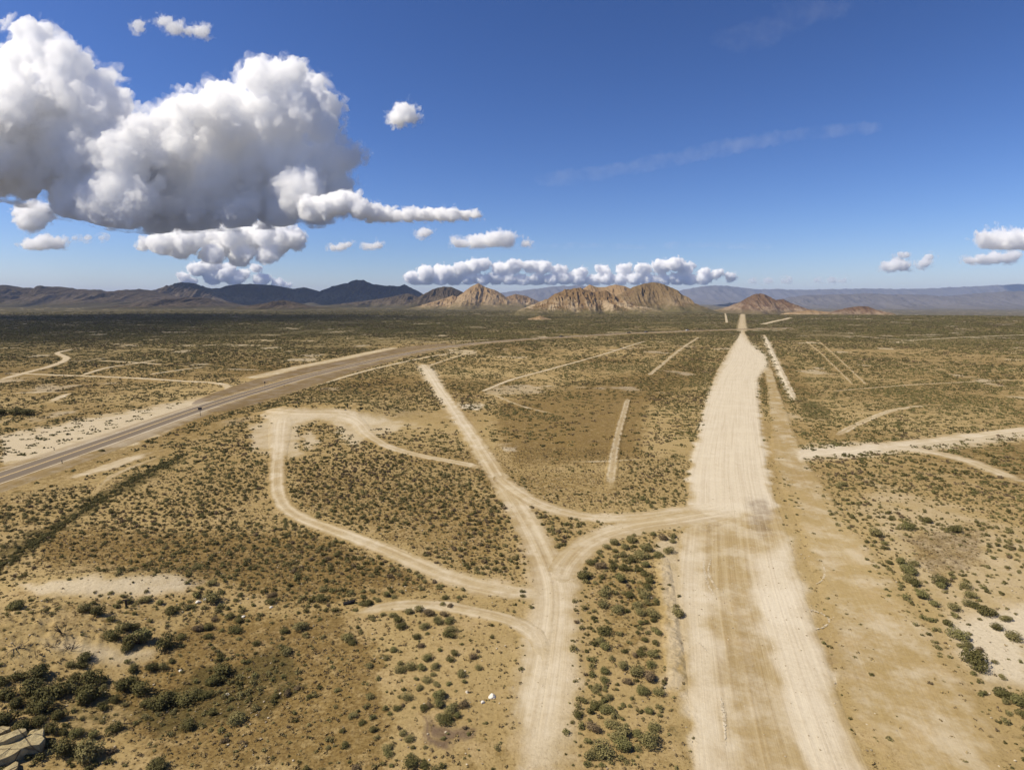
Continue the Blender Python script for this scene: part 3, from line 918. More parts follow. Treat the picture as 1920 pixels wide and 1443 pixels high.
# hand-noted plants (centre x, centre y, width in photograph pixels) carried onto the ground
HAND = {
    'a': [(37,1267,25),(73,1260,38),(5,1275,25),(13,1300,35),(60,1285,45),(33,1316,28),(73,1300,40),(82,1320,40),(106,1291,48),(140,1271,30),(135,1285,30),(171,1267,38),(191,1274,25),(173,1298,50),(155,1290,30),(230,1283,38),(264,1287,40),(248,1274,30),(215,1309,20),(193,1323,22),(9,1345,45),(44,1356,35),(71,1351,25),(113,1338,30),(98,1365,25),(80,1369,18),(120,1369,20),(144,1369,28),(173,1376,22),(120,1400,42),(173,1404,50),(153,1404,30),(295,1431,42),(160,1229,30),(133,1243,22),(153,1245,22),(233,1172,30),(250,1173,25),(208,1158,18),(264,1194,42),(244,1200,35),(211,1187,35),(310,1203,40),(237,1212,25),(160,1136,30),(184,1143,30),(33,1132,32),(306,1311,45),(277,1316,30),(213,1362,30),(250,1252,22),(284,1249,25),(304,1247,22)],
    'b': [(397,1090,20),(400,1117,35),(322,1142,25),(373,1175,22),(390,1172,22),(392,1190,20),(442,1175,28),(448,1160,20),(430,1153,18),(402,1158,18),(510,1113,18),(507,1125,20),(605,1101,22),(602,1118,25),(562,1170,30),(533,1180,20),(480,1203,16),(537,1218,24),(448,1195,12),(417,1253,40),(407,1270,35),(393,1275,20),(318,1303,40),(355,1300,45),(383,1298,30),(517,1302,18),(538,1298,18),(557,1287,16),(580,1303,12),(322,1237,14),(340,1190,20),(443,1343,38),(353,1356,30),(400,1333,20),(457,1390,14),(242,1124,18),(275,1120,20),(300,1128,18)],
    'c': [(651,1191,26),(661,1201,18),(666,1142,12),(688,1128,22),(708,1123,14),(723,1113,18),(739,1116,14),(834,1118,14),(829,1130,15),(844,1134,14),(862,1119,12),(718,1150,12),(736,1149,18),(746,1158,22),(751,1170,24),(766,1143,20),(786,1137,22),(804,1145,26),(832,1148,18),(822,1160,24),(844,1160,22),(794,1170,22),(844,1176,24),(842,1186,26),(781,1191,18),(801,1186,10),(790,1208,15),(736,1215,18),(824,1216,13),(852,1221,17),(844,1233,17),(801,1228,24),(887,1228,18),(897,1249,17),(723,1232,14),(693,1245,16),(751,1251,22),(771,1246,22),(791,1246,24),(814,1246,20),(864,1261,21),(869,1276,12),(801,1271,20),(811,1261,14),(819,1279,16),(788,1285,18),(842,1279,14),(764,1303,22),(693,1304,16),(822,1299,30),(824,1314,28),(794,1324,20),(806,1319,16),(844,1324,32),(869,1318,22),(837,1344,32),(827,1339,24),(859,1337,18),(744,1324,18),(755,1320,10),(662,1338,18),(678,1352,14),(701,1364,18),(642,1368,12),(754,1372,16),(769,1382,20),(774,1399,10),(726,1397,20),(729,1410,18),(646,1394,18),(615,1399,10),(770,1426,30),(796,1432,24),(666,1437,18),(734,1433,12),(580,1304,12),(633,1291,14),(980,1107,12),(980,1115,13)],
    'd': [(1224,999,14),(1243,1004,22),(1262,1002,14),(1261,1012,14),(1253,1030,20),(1233,1035,16),(1214,1025,26),(1201,1038,28),(1185,1047,20),(1182,1010,22),(1172,1022,20),(1153,1015,20),(1137,1022,18),(1169,1038,18),(1153,1030,15),(1108,1051,22),(1124,1057,26),(1150,1059,18),(1172,1062,24),(1097,1073,34),(1208,1057,20),(1209,1073,18),(1217,1084,22),(1214,1097,20),(1209,1113,26),(1160,1081,26),(1180,1113,20),(1134,1107,30),(1131,1129,26),(1116,1091,12),(1156,1139,26),(1195,1131,22),(1214,1128,16),(1230,1124,14),(1201,1145,24),(1224,1147,26),(1225,1160,15),(1203,1165,14),(1132,1179,28),(1123,1198,22),(1135,1208,22),(1233,1182,20),(1225,1176,14),(1229,1202,18),(1209,1197,14),(1222,1222,24),(1201,1221,20),(1190,1226,14),(1221,1243,22),(1169,1243,24),(1192,1256,30),(1217,1264,28),(1177,1274,22),(1135,1254,20),(1206,1288,28),(1233,1293,24),(1134,1272,20),(1121,1283,18),(1116,1291,16),(1134,1291,10),(1142,1304,18),(1169,1319,12),(1180,1322,8),(1217,1330,21),(1118,1317,26),(1139,1328,26),(1084,1336,20),(1113,1362,26),(1147,1352,26),(1166,1368,32),(1156,1378,26),(1164,1394,36),(1224,1360,24),(1196,1372,20),(1214,1384,36),(1196,1400,16),(1132,1400,40),(1111,1412,26),(1122,1418,14),(1127,1432,10),(1272,1145,26)],
    'e': [(1642,995,30),(1657,1016,14),(1660,1025,14),(1667,1051,16),(1687,1050,24),(1700,1065,30),(1713,1053,20),(1703,1083,24),(1717,1091,22),(1727,1110,28),(1750,1128,22),(1790,1136,22),(1777,1165,22),(1793,1183,34),(1813,1206,20),(1800,1208,14),(1827,1230,38),(1833,1246,30),(1837,1215,14),(1883,1296,32),(1903,1308,30),(1917,1316,26),(1917,1336,18),(1887,1313,14),(1763,1086,28),(1767,1096,24),(1810,1096,20),(1820,1113,22),(1817,1128,22),(1830,1133,20),(1847,1143,28),(1863,1146,18),(1883,1156,20),(1900,1190,28),(1868,1173,20),(1700,985,26),(1735,972,22),(1790,990,24),(1580,905,18),(1572,910,16)],
}
REGION = {'a': 'in the thicket at the photo\'s lower left', 'b': 'on the brown slope right of the thicket', 'c': 'on the sand left of the rutted track',
          'd': 'between the rutted track and the wide strip', 'e': 'along the right verge of the wide strip'}
TONE = {'grey': 'grey-green', 'dark': 'dark green', 'olive': 'olive green', 'dry': 'dry brown'}
rng = np.random.RandomState(5)
hand_list = []
for reg, lst in HAND.items():
    for (x, y, w) in lst:
        pr = {'a': (.10, .85, .05, 0), 'b': (.2, .65, .05, .1), 'c': (.45, .3, .15, .1), 'd': (.5, .2, .2, .1), 'e': (.35, .35, .25, .05)}[reg]
        k = ['grey', 'dark', 'olive', 'dry'][rng.choice(4, p=pr)]
        X, Y, Z = at(x, y + .28 * w)
        sl = math.sqrt(X * X + Y * Y + H * H)
        hand_list.append([reg, k, float(X), float(Y), float(Z), w * sl / F * {'a': .84, 'b': .95, 'c': 1.0, 'd': 1.08, 'e': .98}[reg], y])


def ordinal(n):
    return f"{n}{'th' if 10 <= n % 100 <= 20 else {1: 'st', 2: 'nd', 3: 'rd'}.get(n % 10, 'th')}"


cnt = {}
big_protos = {}
for h in sorted(hand_list, key=lambda h: -h[6]):
    reg, k, X, Y, Z, wd, y = h
    key = (reg, k)
    cnt[key] = cnt.get(key, 0) + 1
    i = rng.randint(0, 4)
    n = cnt[key]
    lab = f"{TONE[k]} shrub {REGION[reg]}, {ordinal(n) + ' ' if n > 1 else ''}nearest the camera"
    if reg == 'a':
        o = bpy.data.objects.new('desert_bush', None); COL.objects.link(o)
        for nm, me in (('foliage', NEAR[k][i]), ('stem', STEM[i % 3])):
            cc = bpy.data.objects.new(nm, me); COL.objects.link(cc); cc.parent = o
        grp, cat = 'big bushes of the lower left thicket', 'bush'
        lab = lab.replace('shrub', 'bush')
    else:
        o = bpy.data.objects.new('sagebrush', NEAR[k][i]); COL.objects.link(o)
        grp, cat = 'sagebrush scattered over the near ground', 'shrub'
    o.location = (X, Y, Z - .02)
    o.rotation_euler = (0, 0, rng.rand() * 6.283)
    hz = wd * ((.62 if reg != 'a' else .85) + .3 * rng.rand())
    o.scale = (wd * 1.12, wd * (.8 + .3 * rng.rand()), hz)
    tag(o, None, lab, cat, grp)

# density of the scattered scrub : (value, softness, outline)
DENS = [
    (.92, 20, [(40, 970), (330, 870), (500, 800), (512, 900), (530, 965), (400, 1010), (60, 1020)]),
    (.75, 15, [(545, 805), (700, 832), (900, 892), (975, 980), (990, 1068), (900, 1078), (720, 1008), (545, 938)]),
    (.95, 12, [(870, 935), (935, 940), (985, 1000), (990, 1065), (905, 1080), (880, 1000)]),
    (.85, 15, [(560, 985), (850, 1098), (850, 1118), (640, 1110), (400, 1050), (520, 990)]),
    (.95, 12, [(1215, 740), (1330, 655), (1322, 760), (1296, 870), (1285, 945), (1130, 960), (1100, 930), (1230, 880)]),
    (.30, 18, [(1130, 740), (1215, 745), (1190, 850), (1130, 930), (1080, 900)]),
    (.45, 15, [(950, 755), (1110, 720), (1220, 705), (1300, 690), (1290, 720), (1200, 745), (1060, 770)]),
    (.65, 20, [(920, 800), (1100, 790), (1130, 930), (1000, 930)]),
    (.10, 20, [(700, 1100), (1000, 1100), (1000, 1460), (760, 1460), (720, 1230)]),
    (.22, 25, [(300, 1150), (720, 1150), (740, 1460), (200, 1460), (250, 1300)]),
    (.55, 25, [(330, 1265), (540, 1205), (570, 1290), (450, 1365), (260, 1370)]),
    (.06, 12, [(1400, 700), (1470, 760), (1560, 960), (1660, 1110), (1790, 1260), (1935, 1440), (1560, 1460), (1440, 1000)]),
    (.85, 8, [(1420, 685), (1445, 690), (1445, 790), (1425, 770)]),
    (.75, 10, [(1455, 880), (1520, 900), (1590, 990), (1560, 1000), (1480, 930)]),
    (.9, 8, [(1485, 745), (1540, 752), (1570, 790), (1515, 786)]),
    (.18, 25, [(1775, 1165), (1935, 1120), (1935, 1300), (1850, 1290)]),
    (.12, 15, [(1690, 1005), (1850, 990), (1840, 1055), (1750, 1085)]),
    (.06, 10, [(470, 792), (560, 800), (560, 860), (470, 845)]),
    (.04, 8, [(500, 768), (720, 775), (780, 790), (700, 812), (660, 830), (630, 795), (560, 790), (500, 800)]),
    (.10, 6, [(560, 812), (595, 806), (600, 838), (570, 842)]),
    (.06, 8, [(30, 1095), (250, 1078), (375, 1085), (330, 1108), (80, 1118)]),
    (.12, 20, [(0, 1150), (180, 1150), (230, 1240), (60, 1260), (0, 1260)]),
    (.15, 6, [(0, 815), (380, 745), (420, 757), (250, 835), (0, 872)]),
    (.12, 8, [(0, 935), (120, 885), (380, 800), (470, 770), (470, 780), (380, 815), (130, 900), (0, 960)]),
    (.05, 8, [(1225, 1000), (1300, 1000), (1320, 1460), (1250, 1460), (1240, 1300), (1250, 1100)]),
    (.60, 10, [(1100, 1060), (1240, 1010), (1240, 1290), (1120, 1290)]),
    (.95, 6, [(-60, 1040), (60, 1000), (200, 912), (345, 850), (355, 862), (200, 945), (40, 1050), (-60, 1090)]),
]


def density(X, Y, Z):
    d = np.hypot(X, Y)
    px, py = pix(X, Y, Z)
    s = np.maximum(d, 30)
    px = px + fbm(X / 5, Y / 5, 91, 3) * F * 2.2 / s
    py = py + fbm(X / 5, Y / 5, 93, 3) * F * 1.2 / s
    D = .76 + .10 * sst(300, 700, d) - .10 * sst(-.1, .2, X / np.maximum(Y, 1))
    for v, soft, pts in DENS:
        m = poly_mask(px, py, pts, soft)
        D = D * (1 - m) + v * m
    cl = fbm(X / 14, Y / 14, 201, 3)
    D = np.clip(D * (1 + 1.2 * cl + .9 * fbm(X / 70, Y / 70, 207, 2)), 0, 1)
    D = D * (1 - .75 * sst(1300, 2600, d)) * (1 - .85 * bare_patch(X, Y))
    return D


def off_tracks(X, Y, margin=0.0):
    ok = np.ones(X.shape, bool)
    for L, hw in TRACKS:
        P = L[::2] if len(L) > 8 else L
        lo, hi = P.min(0) - hw - 3, P.max(0) + hw + 3
        m = ok & (X > lo[0]) & (X < hi[0]) & (Y > lo[1]) & (Y < hi[1])
        if m.any():
            ok[np.where(m)[0]] &= line_dist(X[m], Y[m], P) > hw + margin
    px, py = pix(X, Y, np.zeros_like(X))
    ok &= poly_sd(px, py, STRIP_POLY) < -1
    return ok


def candidates(r0, r1, sp, seed, half=50):
    rs = np.random.RandomState(seed)
    y = np.arange(0, r1, sp); x = np.arange(-r1, r1, sp)
    GXc, GYc = np.meshgrid(x, y)
    X = (GXc + rs.uniform(-.5, .5, GXc.shape) * sp).ravel(); Y = (GYc + rs.uniform(-.5, .5, GXc.shape) * sp).ravel()
    d = np.hypot(X, Y)
    m = (d > r0) & (d < r1) & (np.abs(np.degrees(np.arctan2(X, Y))) < half)
    return X[m], Y[m], rs


PX, PY, PZ, PS, PI = [], [], [], [], []
hxy = np.array([[h[2], h[3], h[5]] for h in hand_list])
for r0, r1, sp, seed, s0, s1, kset in [(28, 135, .95, 1, .26, 1.05, 0), (135, 340, 1.9, 2, 1.7, 3.0, 1), (340, 800, 3.2, 3, 2.6, 4.4, 1), (800, 1500, 5.2, 4, 4.0, 6.5, 1), (1500, 2600, 10, 5, 6.0, 10.0, 1)]:
    X, Y, rs = candidates(r0, r1, sp, seed)
    Z = hgt(X, Y)
    D = density(X, Y, Z)
    k = rs.rand(len(X)) < D
    X, Y, Z, D = X[k], Y[k], Z[k], D[k]
    k = off_tracks(X, Y, s0 * .3)
    X, Y, Z, D = X[k], Y[k], Z[k], D[k]
    if r0 < 130:
        k = np.ones(len(X), bool)
        for hx_, hy_, hw_ in hxy:
            k &= np.hypot(X - hx_, Y - hy_) > hw_ * .5
        X, Y, Z, D = X[k], Y[k], Z[k], D[k]
    S = s0 + (s1 - s0) * rs.rand(len(X)) ** 1.7 * (.5 + .5 * D)
    tone = fbm(X / 30, Y / 30, 301, 2) + .55 * rs.normal(size=len(X))
    idx = np.where(tone < -.55, 2, np.where(tone < .15, 0, np.where(tone < .85, 1, 3))) * 3 + rs.randint(0, 3, len(X))
    PX.append(X); PY.append(Y); PZ.append(Z); PS.append(S); PI.append(idx + (12 if kset else 0))
PX, PY, PZ, PS, PI = map(np.concatenate, (PX, PY, PZ, PS, PI))

proto_col = bpy.data.collections.new('scrub_kinds')


def protos(col, lst):
    for j, me in enumerate(lst):
        o = bpy.data.objects.new(f'kind_{j:02d}', me)
        col.objects.link(o)


def cluster_mesh(name, seed, mat):
    """a loose patch of low plants about one unit across"""
    rs = np.random.RandomState(seed)
    V, Fq = [], []
    n = 0
    for _ in range(7):
        v, f = bush_arrays(rs, 34, .15, 3, spread=.25)
        k = .18 + .24 * rs.rand() ** 1.5
        a, r = rs.rand() * 6.283, .42 * math.sqrt(rs.rand())
        v = v * np.array([k * (.8 + .5 * rs.rand()), k, k * (.6 + .35 * rs.rand())]) + np.array([r * math.cos(a), r * math.sin(a), 0])
        V.append(v); Fq.append(f + n); n += len(v)
    me = mesh_np(name, np.concatenate(V), np.concatenate(Fq), False)
    me.materials.append(mat)
    return me


fl = []
for j, m in enumerate((L_GREY, L_DARK, L_OLIVE, L_DRY)):
    for i in range(3):
        fl.append(bush_mesh('scrub_foliage', 400 + 10 * j + i, 300, .06, m, 6, spread=.34, flatn=.5))
for j, m in enumerate((L_GREY, L_DARK, L_OLIVE, L_DRY)):
    for i in range(3):
        fl.append(cluster_mesh('scrub_foliage', 500 + 10 * j + i, m))
protos(proto_col, fl)


def scatter(name, X, Y, Z, S, I, col, label_kind='stuff', flatz=1.0, seed=0):
    rs = np.random.RandomState(seed)
    me = bpy.data.meshes.new(name)
    me.vertices.add(len(X))
    me.vertices.foreach_set('co', np.stack([X, Y, Z - .015], -1).astype(np.float32).ravel())
    attr(me, 'size', S)
    attr(me, 'turn', rs.rand(len(X)) * 6.283)
    a = me.attributes.new('which', 'INT', 'POINT'); a.data.foreach_set('value', I.astype(np.int32))
    o = link(name, me, kind=label_kind)
    ng = bpy.data.node_groups.new(name + '_scatter', 'GeometryNodeTree')
    ng.interface.new_socket('Geometry', in_out='INPUT', socket_type='NodeSocketGeometry')
    ng.interface.new_socket('Geometry', in_out='OUTPUT', socket_type='NodeSocketGeometry')
    N, Lk = ng.nodes, ng.links
    gi, go = N.new('NodeGroupInput'), N.new('NodeGroupOutput')
    ip = N.new('GeometryNodeInstanceOnPoints')
    ci = N.new('GeometryNodeCollectionInfo')
    ci.inputs[0].default_value = col
    ci.inputs[1].default_value = True
    ci.inputs[2].default_value = True
    def na(n, t):
        q = N.new('GeometryNodeInputNamedAttribute'); q.data_type = t; q.inputs[0].default_value = n
        return q.outputs[0]
    Lk.new(gi.outputs[0], ip.inputs['Points'])
    Lk.new(ci.outputs[0], ip.inputs['Instance'])
    ip.inputs['Pick Instance'].default_value = True
    Lk.new(na('which', 'INT'), ip.inputs['Instance Index'])
    cx = N.new('ShaderNodeCombineXYZ'); Lk.new(na('turn', 'FLOAT'), cx.inputs[2])
    er = N.new('FunctionNodeEulerToRotation'); Lk.new(cx.outputs[0], er.inputs[0])
    Lk.new(er.outputs[0], ip.inputs['Rotation'])
    cs = N.new('ShaderNodeCombineXYZ')
    sz = na('size', 'FLOAT')
    Lk.new(sz, cs.inputs[0]); Lk.new(sz, cs.inputs[1])
    mm = N.new('ShaderNodeMath'); mm.operation = 'MULTIPLY'; Lk.new(sz, mm.inputs[0]); mm.inputs[1].default_value = flatz
    Lk.new(mm.outputs[0], cs.inputs[2])
    Lk.new(cs.outputs[0], ip.inputs['Scale'])
    Lk.new(ip.outputs[0], go.inputs[0])
    md = o.modifiers.new('scatter', 'NODES'); md.node_group = ng
    return o


print('scrub', len(PX))
scatter('scrub', PX, PY, PZ, PS, PI, proto_col, seed=1)

rs = np.random.RandomState(12)
gx, gy, _ = at(np.array([-60, 0, 60, 130, 200, 270, 345.]), np.array([1090, 1058, 1022, 975, 930, 890, 852.]))
GL = smooth_line(np.stack([gx, gy], -1), .22)
GL = np.repeat(GL, 4, 0)
GL = GL + rs.normal(size=GL.shape) * np.array([.85, .55]) * (.8 + .4 * fbm(GL[:, :1] / 6, GL[:, 1:] / 6, 4, 2))
keepg = rs.rand(len(GL)) < .42 + .5 * fbm(GL[:, 0] / 5, GL[:, 1] / 5, 8, 2)
GL = GL[keepg]
scatter('green_streak_scrub', GL[:, 0], GL[:, 1], hgt(GL[:, 0], GL[:, 1]), .45 + .5 * rs.rand(len(GL)), 3 + rs.randint(0, 3, len(GL)), proto_col, seed=6, flatz=.8)  # made-up scrub band standing in for a thin green streak

# small dry tufts and clods on the near ground
tuft_col = bpy.data.collections.new('tuft_kinds')
tl = []
for i in range(3): tl.append(bush_mesh('tuft_blades', 700 + i, 26, .14, L_STRAW, 3))
for i in range(2): tl.append(bush_mesh('tuft_blades', 710 + i, 24, .13, L_DRY, 3))
tl.append(bush_mesh('tuft_blades', 720, 24, .14, L_GREY, 3))
protos(tuft_col, tl)
X, Y, rs = candidates(30, 140, .46, 77, 48)
Z = hgt(X, Y)
pp = paint(X, Y, Z)
D = np.clip(.16 + 1.0 * pp['dry'] + .3 * pp['veg'] - 1.1 * pp['pale'], 0.0, 1) * np.clip(.9 + 1.1 * fbm(X / 4, Y / 4, 55, 3), 0, 1.3)
D = D + .035
D *= 1 - .6 * poly_mask(*pix(X, Y, Z), DENS[11][2], 14)
k = rs.rand(len(X)) < D
X, Y, Z = X[k], Y[k], Z[k]
k = off_tracks(X, Y, -.2)
X, Y, Z = X[k], Y[k], Z[k]
S = .14 + .44 * rs.rand(len(X)) ** 2
print('tufts', len(X))
scatter('dry_grass', X, Y, Z, S, rs.choice(6, len(X), p=(.2, .2, .18, .17, .15, .10)), tuft_col, seed=2, flatz=.8)

stone_col = bpy.data.collections.new('stone_kinds')
nt = NT('field_stone')
oi = nt.n('ShaderNodeObjectInfo').outputs['Random']
M_STONE = nt.done(nt.bsdf(nt.mix(oi, (0.20, 0.15, 0.09), (0.52, 0.44, 0.31)), .9))
sl_ = []
for i in range(3):
    bm = bmesh.new()
    bmesh.ops.create_icosphere(bm, subdivisions=1, radius=.5)
    q = np.random.RandomState(800 + i)
    for v in bm.verts:
        v.co = Vector((v.co.x * q.uniform(.7, 1.2), v.co.y * q.uniform(.6, 1.0), v.co.z * q.uniform(.4, .7) + .1))
    sl_.append(bm_mesh('stone', bm)); sl_[-1].materials.append(M_STONE)
protos(stone_col, sl_)
X, Y, rs = candidates(33, 115, .55, 91, 48)
k = rs.rand(len(X)) < .22 * np.clip(.6 + 1.6 * fbm(X / 7, Y / 7, 66, 3), .05, 1.4)
X, Y = X[k], Y[k]
scatter('loose_stones', X, Y, hgt(X, Y) + .03 + .00035 * np.hypot(X, Y), .06 + .22 * rs.rand(len(X)) ** 3, rs.randint(0, 3, len(X)), stone_col, seed=3)

# ------------------------------------------------------------------ rocks, dead wood, posts, signs, cars
nt = NT('pale_rock')
p = nt.pos()
c = nt.mix(nt.ramp(nt.noise(p, 2.2, 6, .65), .3, .7), (0.46, 0.38, 0.21), (0.31, 0.245, 0.13))
crk = nt.ramp(nt.vor(nt.map(p, (.6, 1.6, .6), (0, 0, .5)), .5, 'DISTANCE_TO_EDGE'), .0, .03)
c = nt.mix(crk, (0.17, 0.13, 0.075), c)
c = nt.mix(nt.math('MULTIPLY', nt.ramp(nt.noise(p, 9, 5, .75), .5, .7), .5), c, (0.19, 0.14, 0.075))
MAT_ROCK = nt.done(nt.bsdf(c, .9, nt.bump(nt.math('ADD', nt.noise(p, 3.5, 6, .72), nt.math('MULTIPLY', crk, .4)), .9, .2)))
nt = NT('white_rock')
p = nt.pos()
c = nt.mix(nt.ramp(nt.noise(p, 4, 5, .65), .35, .7), (0.68, 0.64, 0.56), (0.48, 0.42, 0.34))
MAT_WROCK = nt.done(nt.bsdf(c, .9, nt.bump(nt.noise(p, 9, 5, .7), .6, .04)))
nt = NT('dead_wood')
MAT_WOOD = nt.done(nt.bsdf(nt.mix(nt.noise(nt.map(nt.pos(), (8, 8, 1)), 3, 4), (0.10, 0.075, 0.052), (0.045, 0.034, 0.026)), .9))
nt = NT('post_wood')
MAT_POST = nt.done(nt.bsdf(nt.mix(nt.noise(nt.map(nt.pos(), (10, 10, 2)), 3, 4), (0.060, 0.048, 0.038), (0.03, 0.025, 0.02)), .9))
nt = NT('galvanised_steel')
MAT_STEEL = nt.done(nt.bsdf(nt.mix(nt.noise(nt.pos(), 12, 3), (0.07, 0.07, 0.075), (0.11, 0.11, 0.115)), .6, None, .4, .3))
nt = NT('black_rubber')
MAT_BLACK = nt.done(nt.bsdf(nt.mix(nt.noise(nt.pos(), 20, 3), (0.012, 0.011, 0.011), (0.03, 0.027, 0.025)), .7))


def rock_mesh(name, seed, sub=3, flat_=.6, jag=.35):
    bm = bmesh.new()
    bmesh.ops.create_icosphere(bm, subdivisions=sub, radius=.5)
    rs = np.random.RandomState(seed)
    planes = rs.normal(size=(9, 3)); planes /= np.linalg.norm(planes, axis=1)[:, None]
    offs = .30 + .16 * rs.rand(9)
    for v in bm.verts:
        q = np.array(v.co)
        for n_, o_ in zip(planes, offs):
            dd = q @ n_ - o_
            if dd > 0: q = q - n_ * dd * .92
        q = q * (1 + jag * .12 * float(vn(q[0] * 5 + seed, q[1] * 5 + q[2] * 4, seed)))
        v.co = Vector((q[0], q[1], q[2] * flat_ + .12))
    return bm_mesh(name, bm, False)


WR = [(922, 1303, 10, 'largest white boulder on the sand beside the rutted track'), (905, 1315, 6, 'white stone just left of the largest white boulder'),
      (876, 1296, 5, 'small white stone between the shrubs and the largest white boulder'), (372, 1127, 7, 'white block at the foot of the dark shrubs on the slope'), (385, 1122, 6, 'white block right of its twin under the dark shrubs'),
      (508, 1137, 5, 'small white rock among shrubs on the brown slope'), (456, 1155, 5, 'white stone amid a clump of dark shrubs'), (338, 1256, 4, 'tiny white stone above the green hollow'),
      (425, 1300, 7, 'thin white slab lying in the green hollow')]
for i, (x, y, w, lab) in enumerate(WR):
    X, Y, Z = at(x, y + .3 * w)
    s = w * math.sqrt(X * X + Y * Y + H * H) / F * 1.15
    o = link('boulder', rock_mesh('boulder', 30 + i, 3, .75), MAT_WROCK, label=lab, cat='rock', group='white rocks on the sand')
    o.location = (X, Y, Z - .03 * s); o.scale = (s * 1.15, s, s * (1 if i != 8 else .4)); o.rotation_euler = (0, 0, i * 1.3)

# flat slabs of the outcrop at the lower left
def slab(pts, thick, label, seed, lift=.0):
    P = np.array(pts, float)
    X, Y, Z = at(P[:, 0], P[:, 1])
    bm = bmesh.new()
    zt = float(np.mean(Z)) + thick + lift
    cx_, cy_ = X.mean(), Y.mean()
    XY = smooth_line(np.stack([np.append(X, X[0]), np.append(Y, Y[0])], -1), .25)[:-1]
    rs = np.random.RandomState(seed)
    XY = XY + rs.normal(size=XY.shape) * .05
    top = [bm.verts.new((a - cx_, b - cy_, 0.10 * float(vn(a * 1.3, b * 1.3, seed)) + .06 * (b - cy_))) for a, b in XY]
    mid_ = [bm.verts.new(((a - cx_) * 1.03, (b - cy_) * 1.03, -.16 + .06 * (b - cy_))) for a, b in XY]
    low = [bm.verts.new(((a - cx_) * .95, (b - cy_) * .95, -thick - .6)) for a, b in XY]
    ctop = bm.verts.new((0, 0, .09))
    n_ = len(XY)
    for i in range(n_):
        j = (i + 1) % n_
        bm.faces.new((top[i], top[j], ctop)); bm.faces.new((top[j], top[i], mid_[i], mid_[j])); bm.faces.new((mid_[j], mid_[i], low[i], low[j]))
    bmesh.ops.subdivide_edges(bm, edges=bm.edges[:], cuts=2, use_grid_fill=True)
    for v in bm.verts:
        v.co.z += .05 * float(vn(v.co.x * 2.5, v.co.y * 2.5 + seed, seed + 3))
    bmesh.ops.recalc_face_normals(bm, faces=bm.faces[:])
    o = link('rock_slab', bm_mesh('rock_slab', bm), MAT_ROCK, label=label, cat='rock', group='sandstone slabs of the lower left outcrop')
    o.location = (cx_, cy_, zt)
    return o


slab([(-45, 1425), (20, 1402), (80, 1383), (84, 1398), (78, 1412), (20, 1430), (-45, 1462)], .75, 'large flat pale sandstone slab at the photo\'s lower left corner', 3)
slab([(-40, 1405), (0, 1398), (45, 1387), (50, 1392), (10, 1408), (-40, 1418)], .9, 'narrow sandstone ledge behind the large flat slab', 5)
slab([(55, 1378), (72, 1374), (74, 1382), (60, 1386)], .45, 'small sandstone block above the large slab\'s right end', 7)
slab([(-30, 1377), (10, 1372), (18, 1378), (0, 1388), (-30, 1392)], .6, 'sandstone block at the left edge above the large slab', 9)
slab([(0, 1448), (30, 1432), (36, 1440), (20, 1460)], .3, 'low sandstone lump below the large slab', 11)


def dead_branch_mesh(name, seed, n=14, h=1.5, gnarl=.5):
    rs = np.random.RandomState(seed)
    bm = bmesh.new()

    def limb(p, d, L, r, depth):
        k = 4
        for s in range(k):
            d = (d + Vector(rs.normal(size=3) * gnarl * .35)).normalized()
            q = p + d * (L / k)
            cyl(bm, p, q, r, r * .82, 6)
            r *= .82
            p = q
            if depth > 0 and s >= 1 and rs.rand() < .75:
                limb(p, (d + Vector(rs.normal(size=3) * .8)).normalized(), L * .6, r * .7, depth - 1)
    for _ in range(n):
        a = rs.rand() * 6.283
        limb(Vector((.05 * math.cos(a), .05 * math.sin(a), -.1)), Vector((.8 * math.cos(a), .8 * math.sin(a), .75 + .4 * rs.rand())).normalized(), h * (.6 + .5 * rs.rand()), .035, 2)
    return bm_mesh(name, bm)


for i, (x, y, w, lab) in enumerate([(118, 1185, 24, 'dark leafless snag standing on the eroded pale slope'), (68, 1232, 14, 'bare pale-stemmed dead shrub below the dark snag'), (100, 1212, 26, 'sprawling dead shrub lying between the two snags on the slope'), (132, 1218, 26, 'tangle of dead branches right of the sprawling dead shrub'),
                                    (30, 1213, 30, 'low dead branches at the left edge of the eroded slope')]):
    X, Y, Z = at(x, y)
    s = w * math.sqrt(X * X + Y * Y + H * H) / F
    o = link('dead_shrub', dead_branch_mesh('dead_shrub', 60 + i, (5, 3, 8, 9, 7)[i], 1.0), MAT_WOOD, label=lab, cat='dead shrub', group='dead shrubs on the eroded slope')
    o.location = (X, Y, Z); o.scale = (s * .7, s * .7, s * (1.0, 1.1, .35, .35, .2)[i])

# charred log by the track on the left
X, Y, Z = at(655, 1132)
bm = bmesh.new()
cyl(bm, (-.95, 0, .22), (.2, .08, .28), .24, .30, 12); cyl(bm, (.2, .08, .28), (.95, .22, .34), .30, .22, 12); cyl(bm, (.1, .1, .35), (-.25, .45, .7), .10, .05, 8)
bmesh.ops.subdivide_edges(bm, edges=bm.edges[:], cuts=2)
for v in bm.verts:
    v.co += Vector((.0, .0, .05 * float(vn(v.co.x * 4, v.co.y * 6, 8))))
o = link('log', bm_mesh('log', bm), MAT_BLACK, label='charred black log lying beside the faint track, left of the shrub clump', cat='log')
o.location = (X, Y, Z - .05); o.rotation_euler = (0, 0, .3); o.scale = (.72, .72, .72)

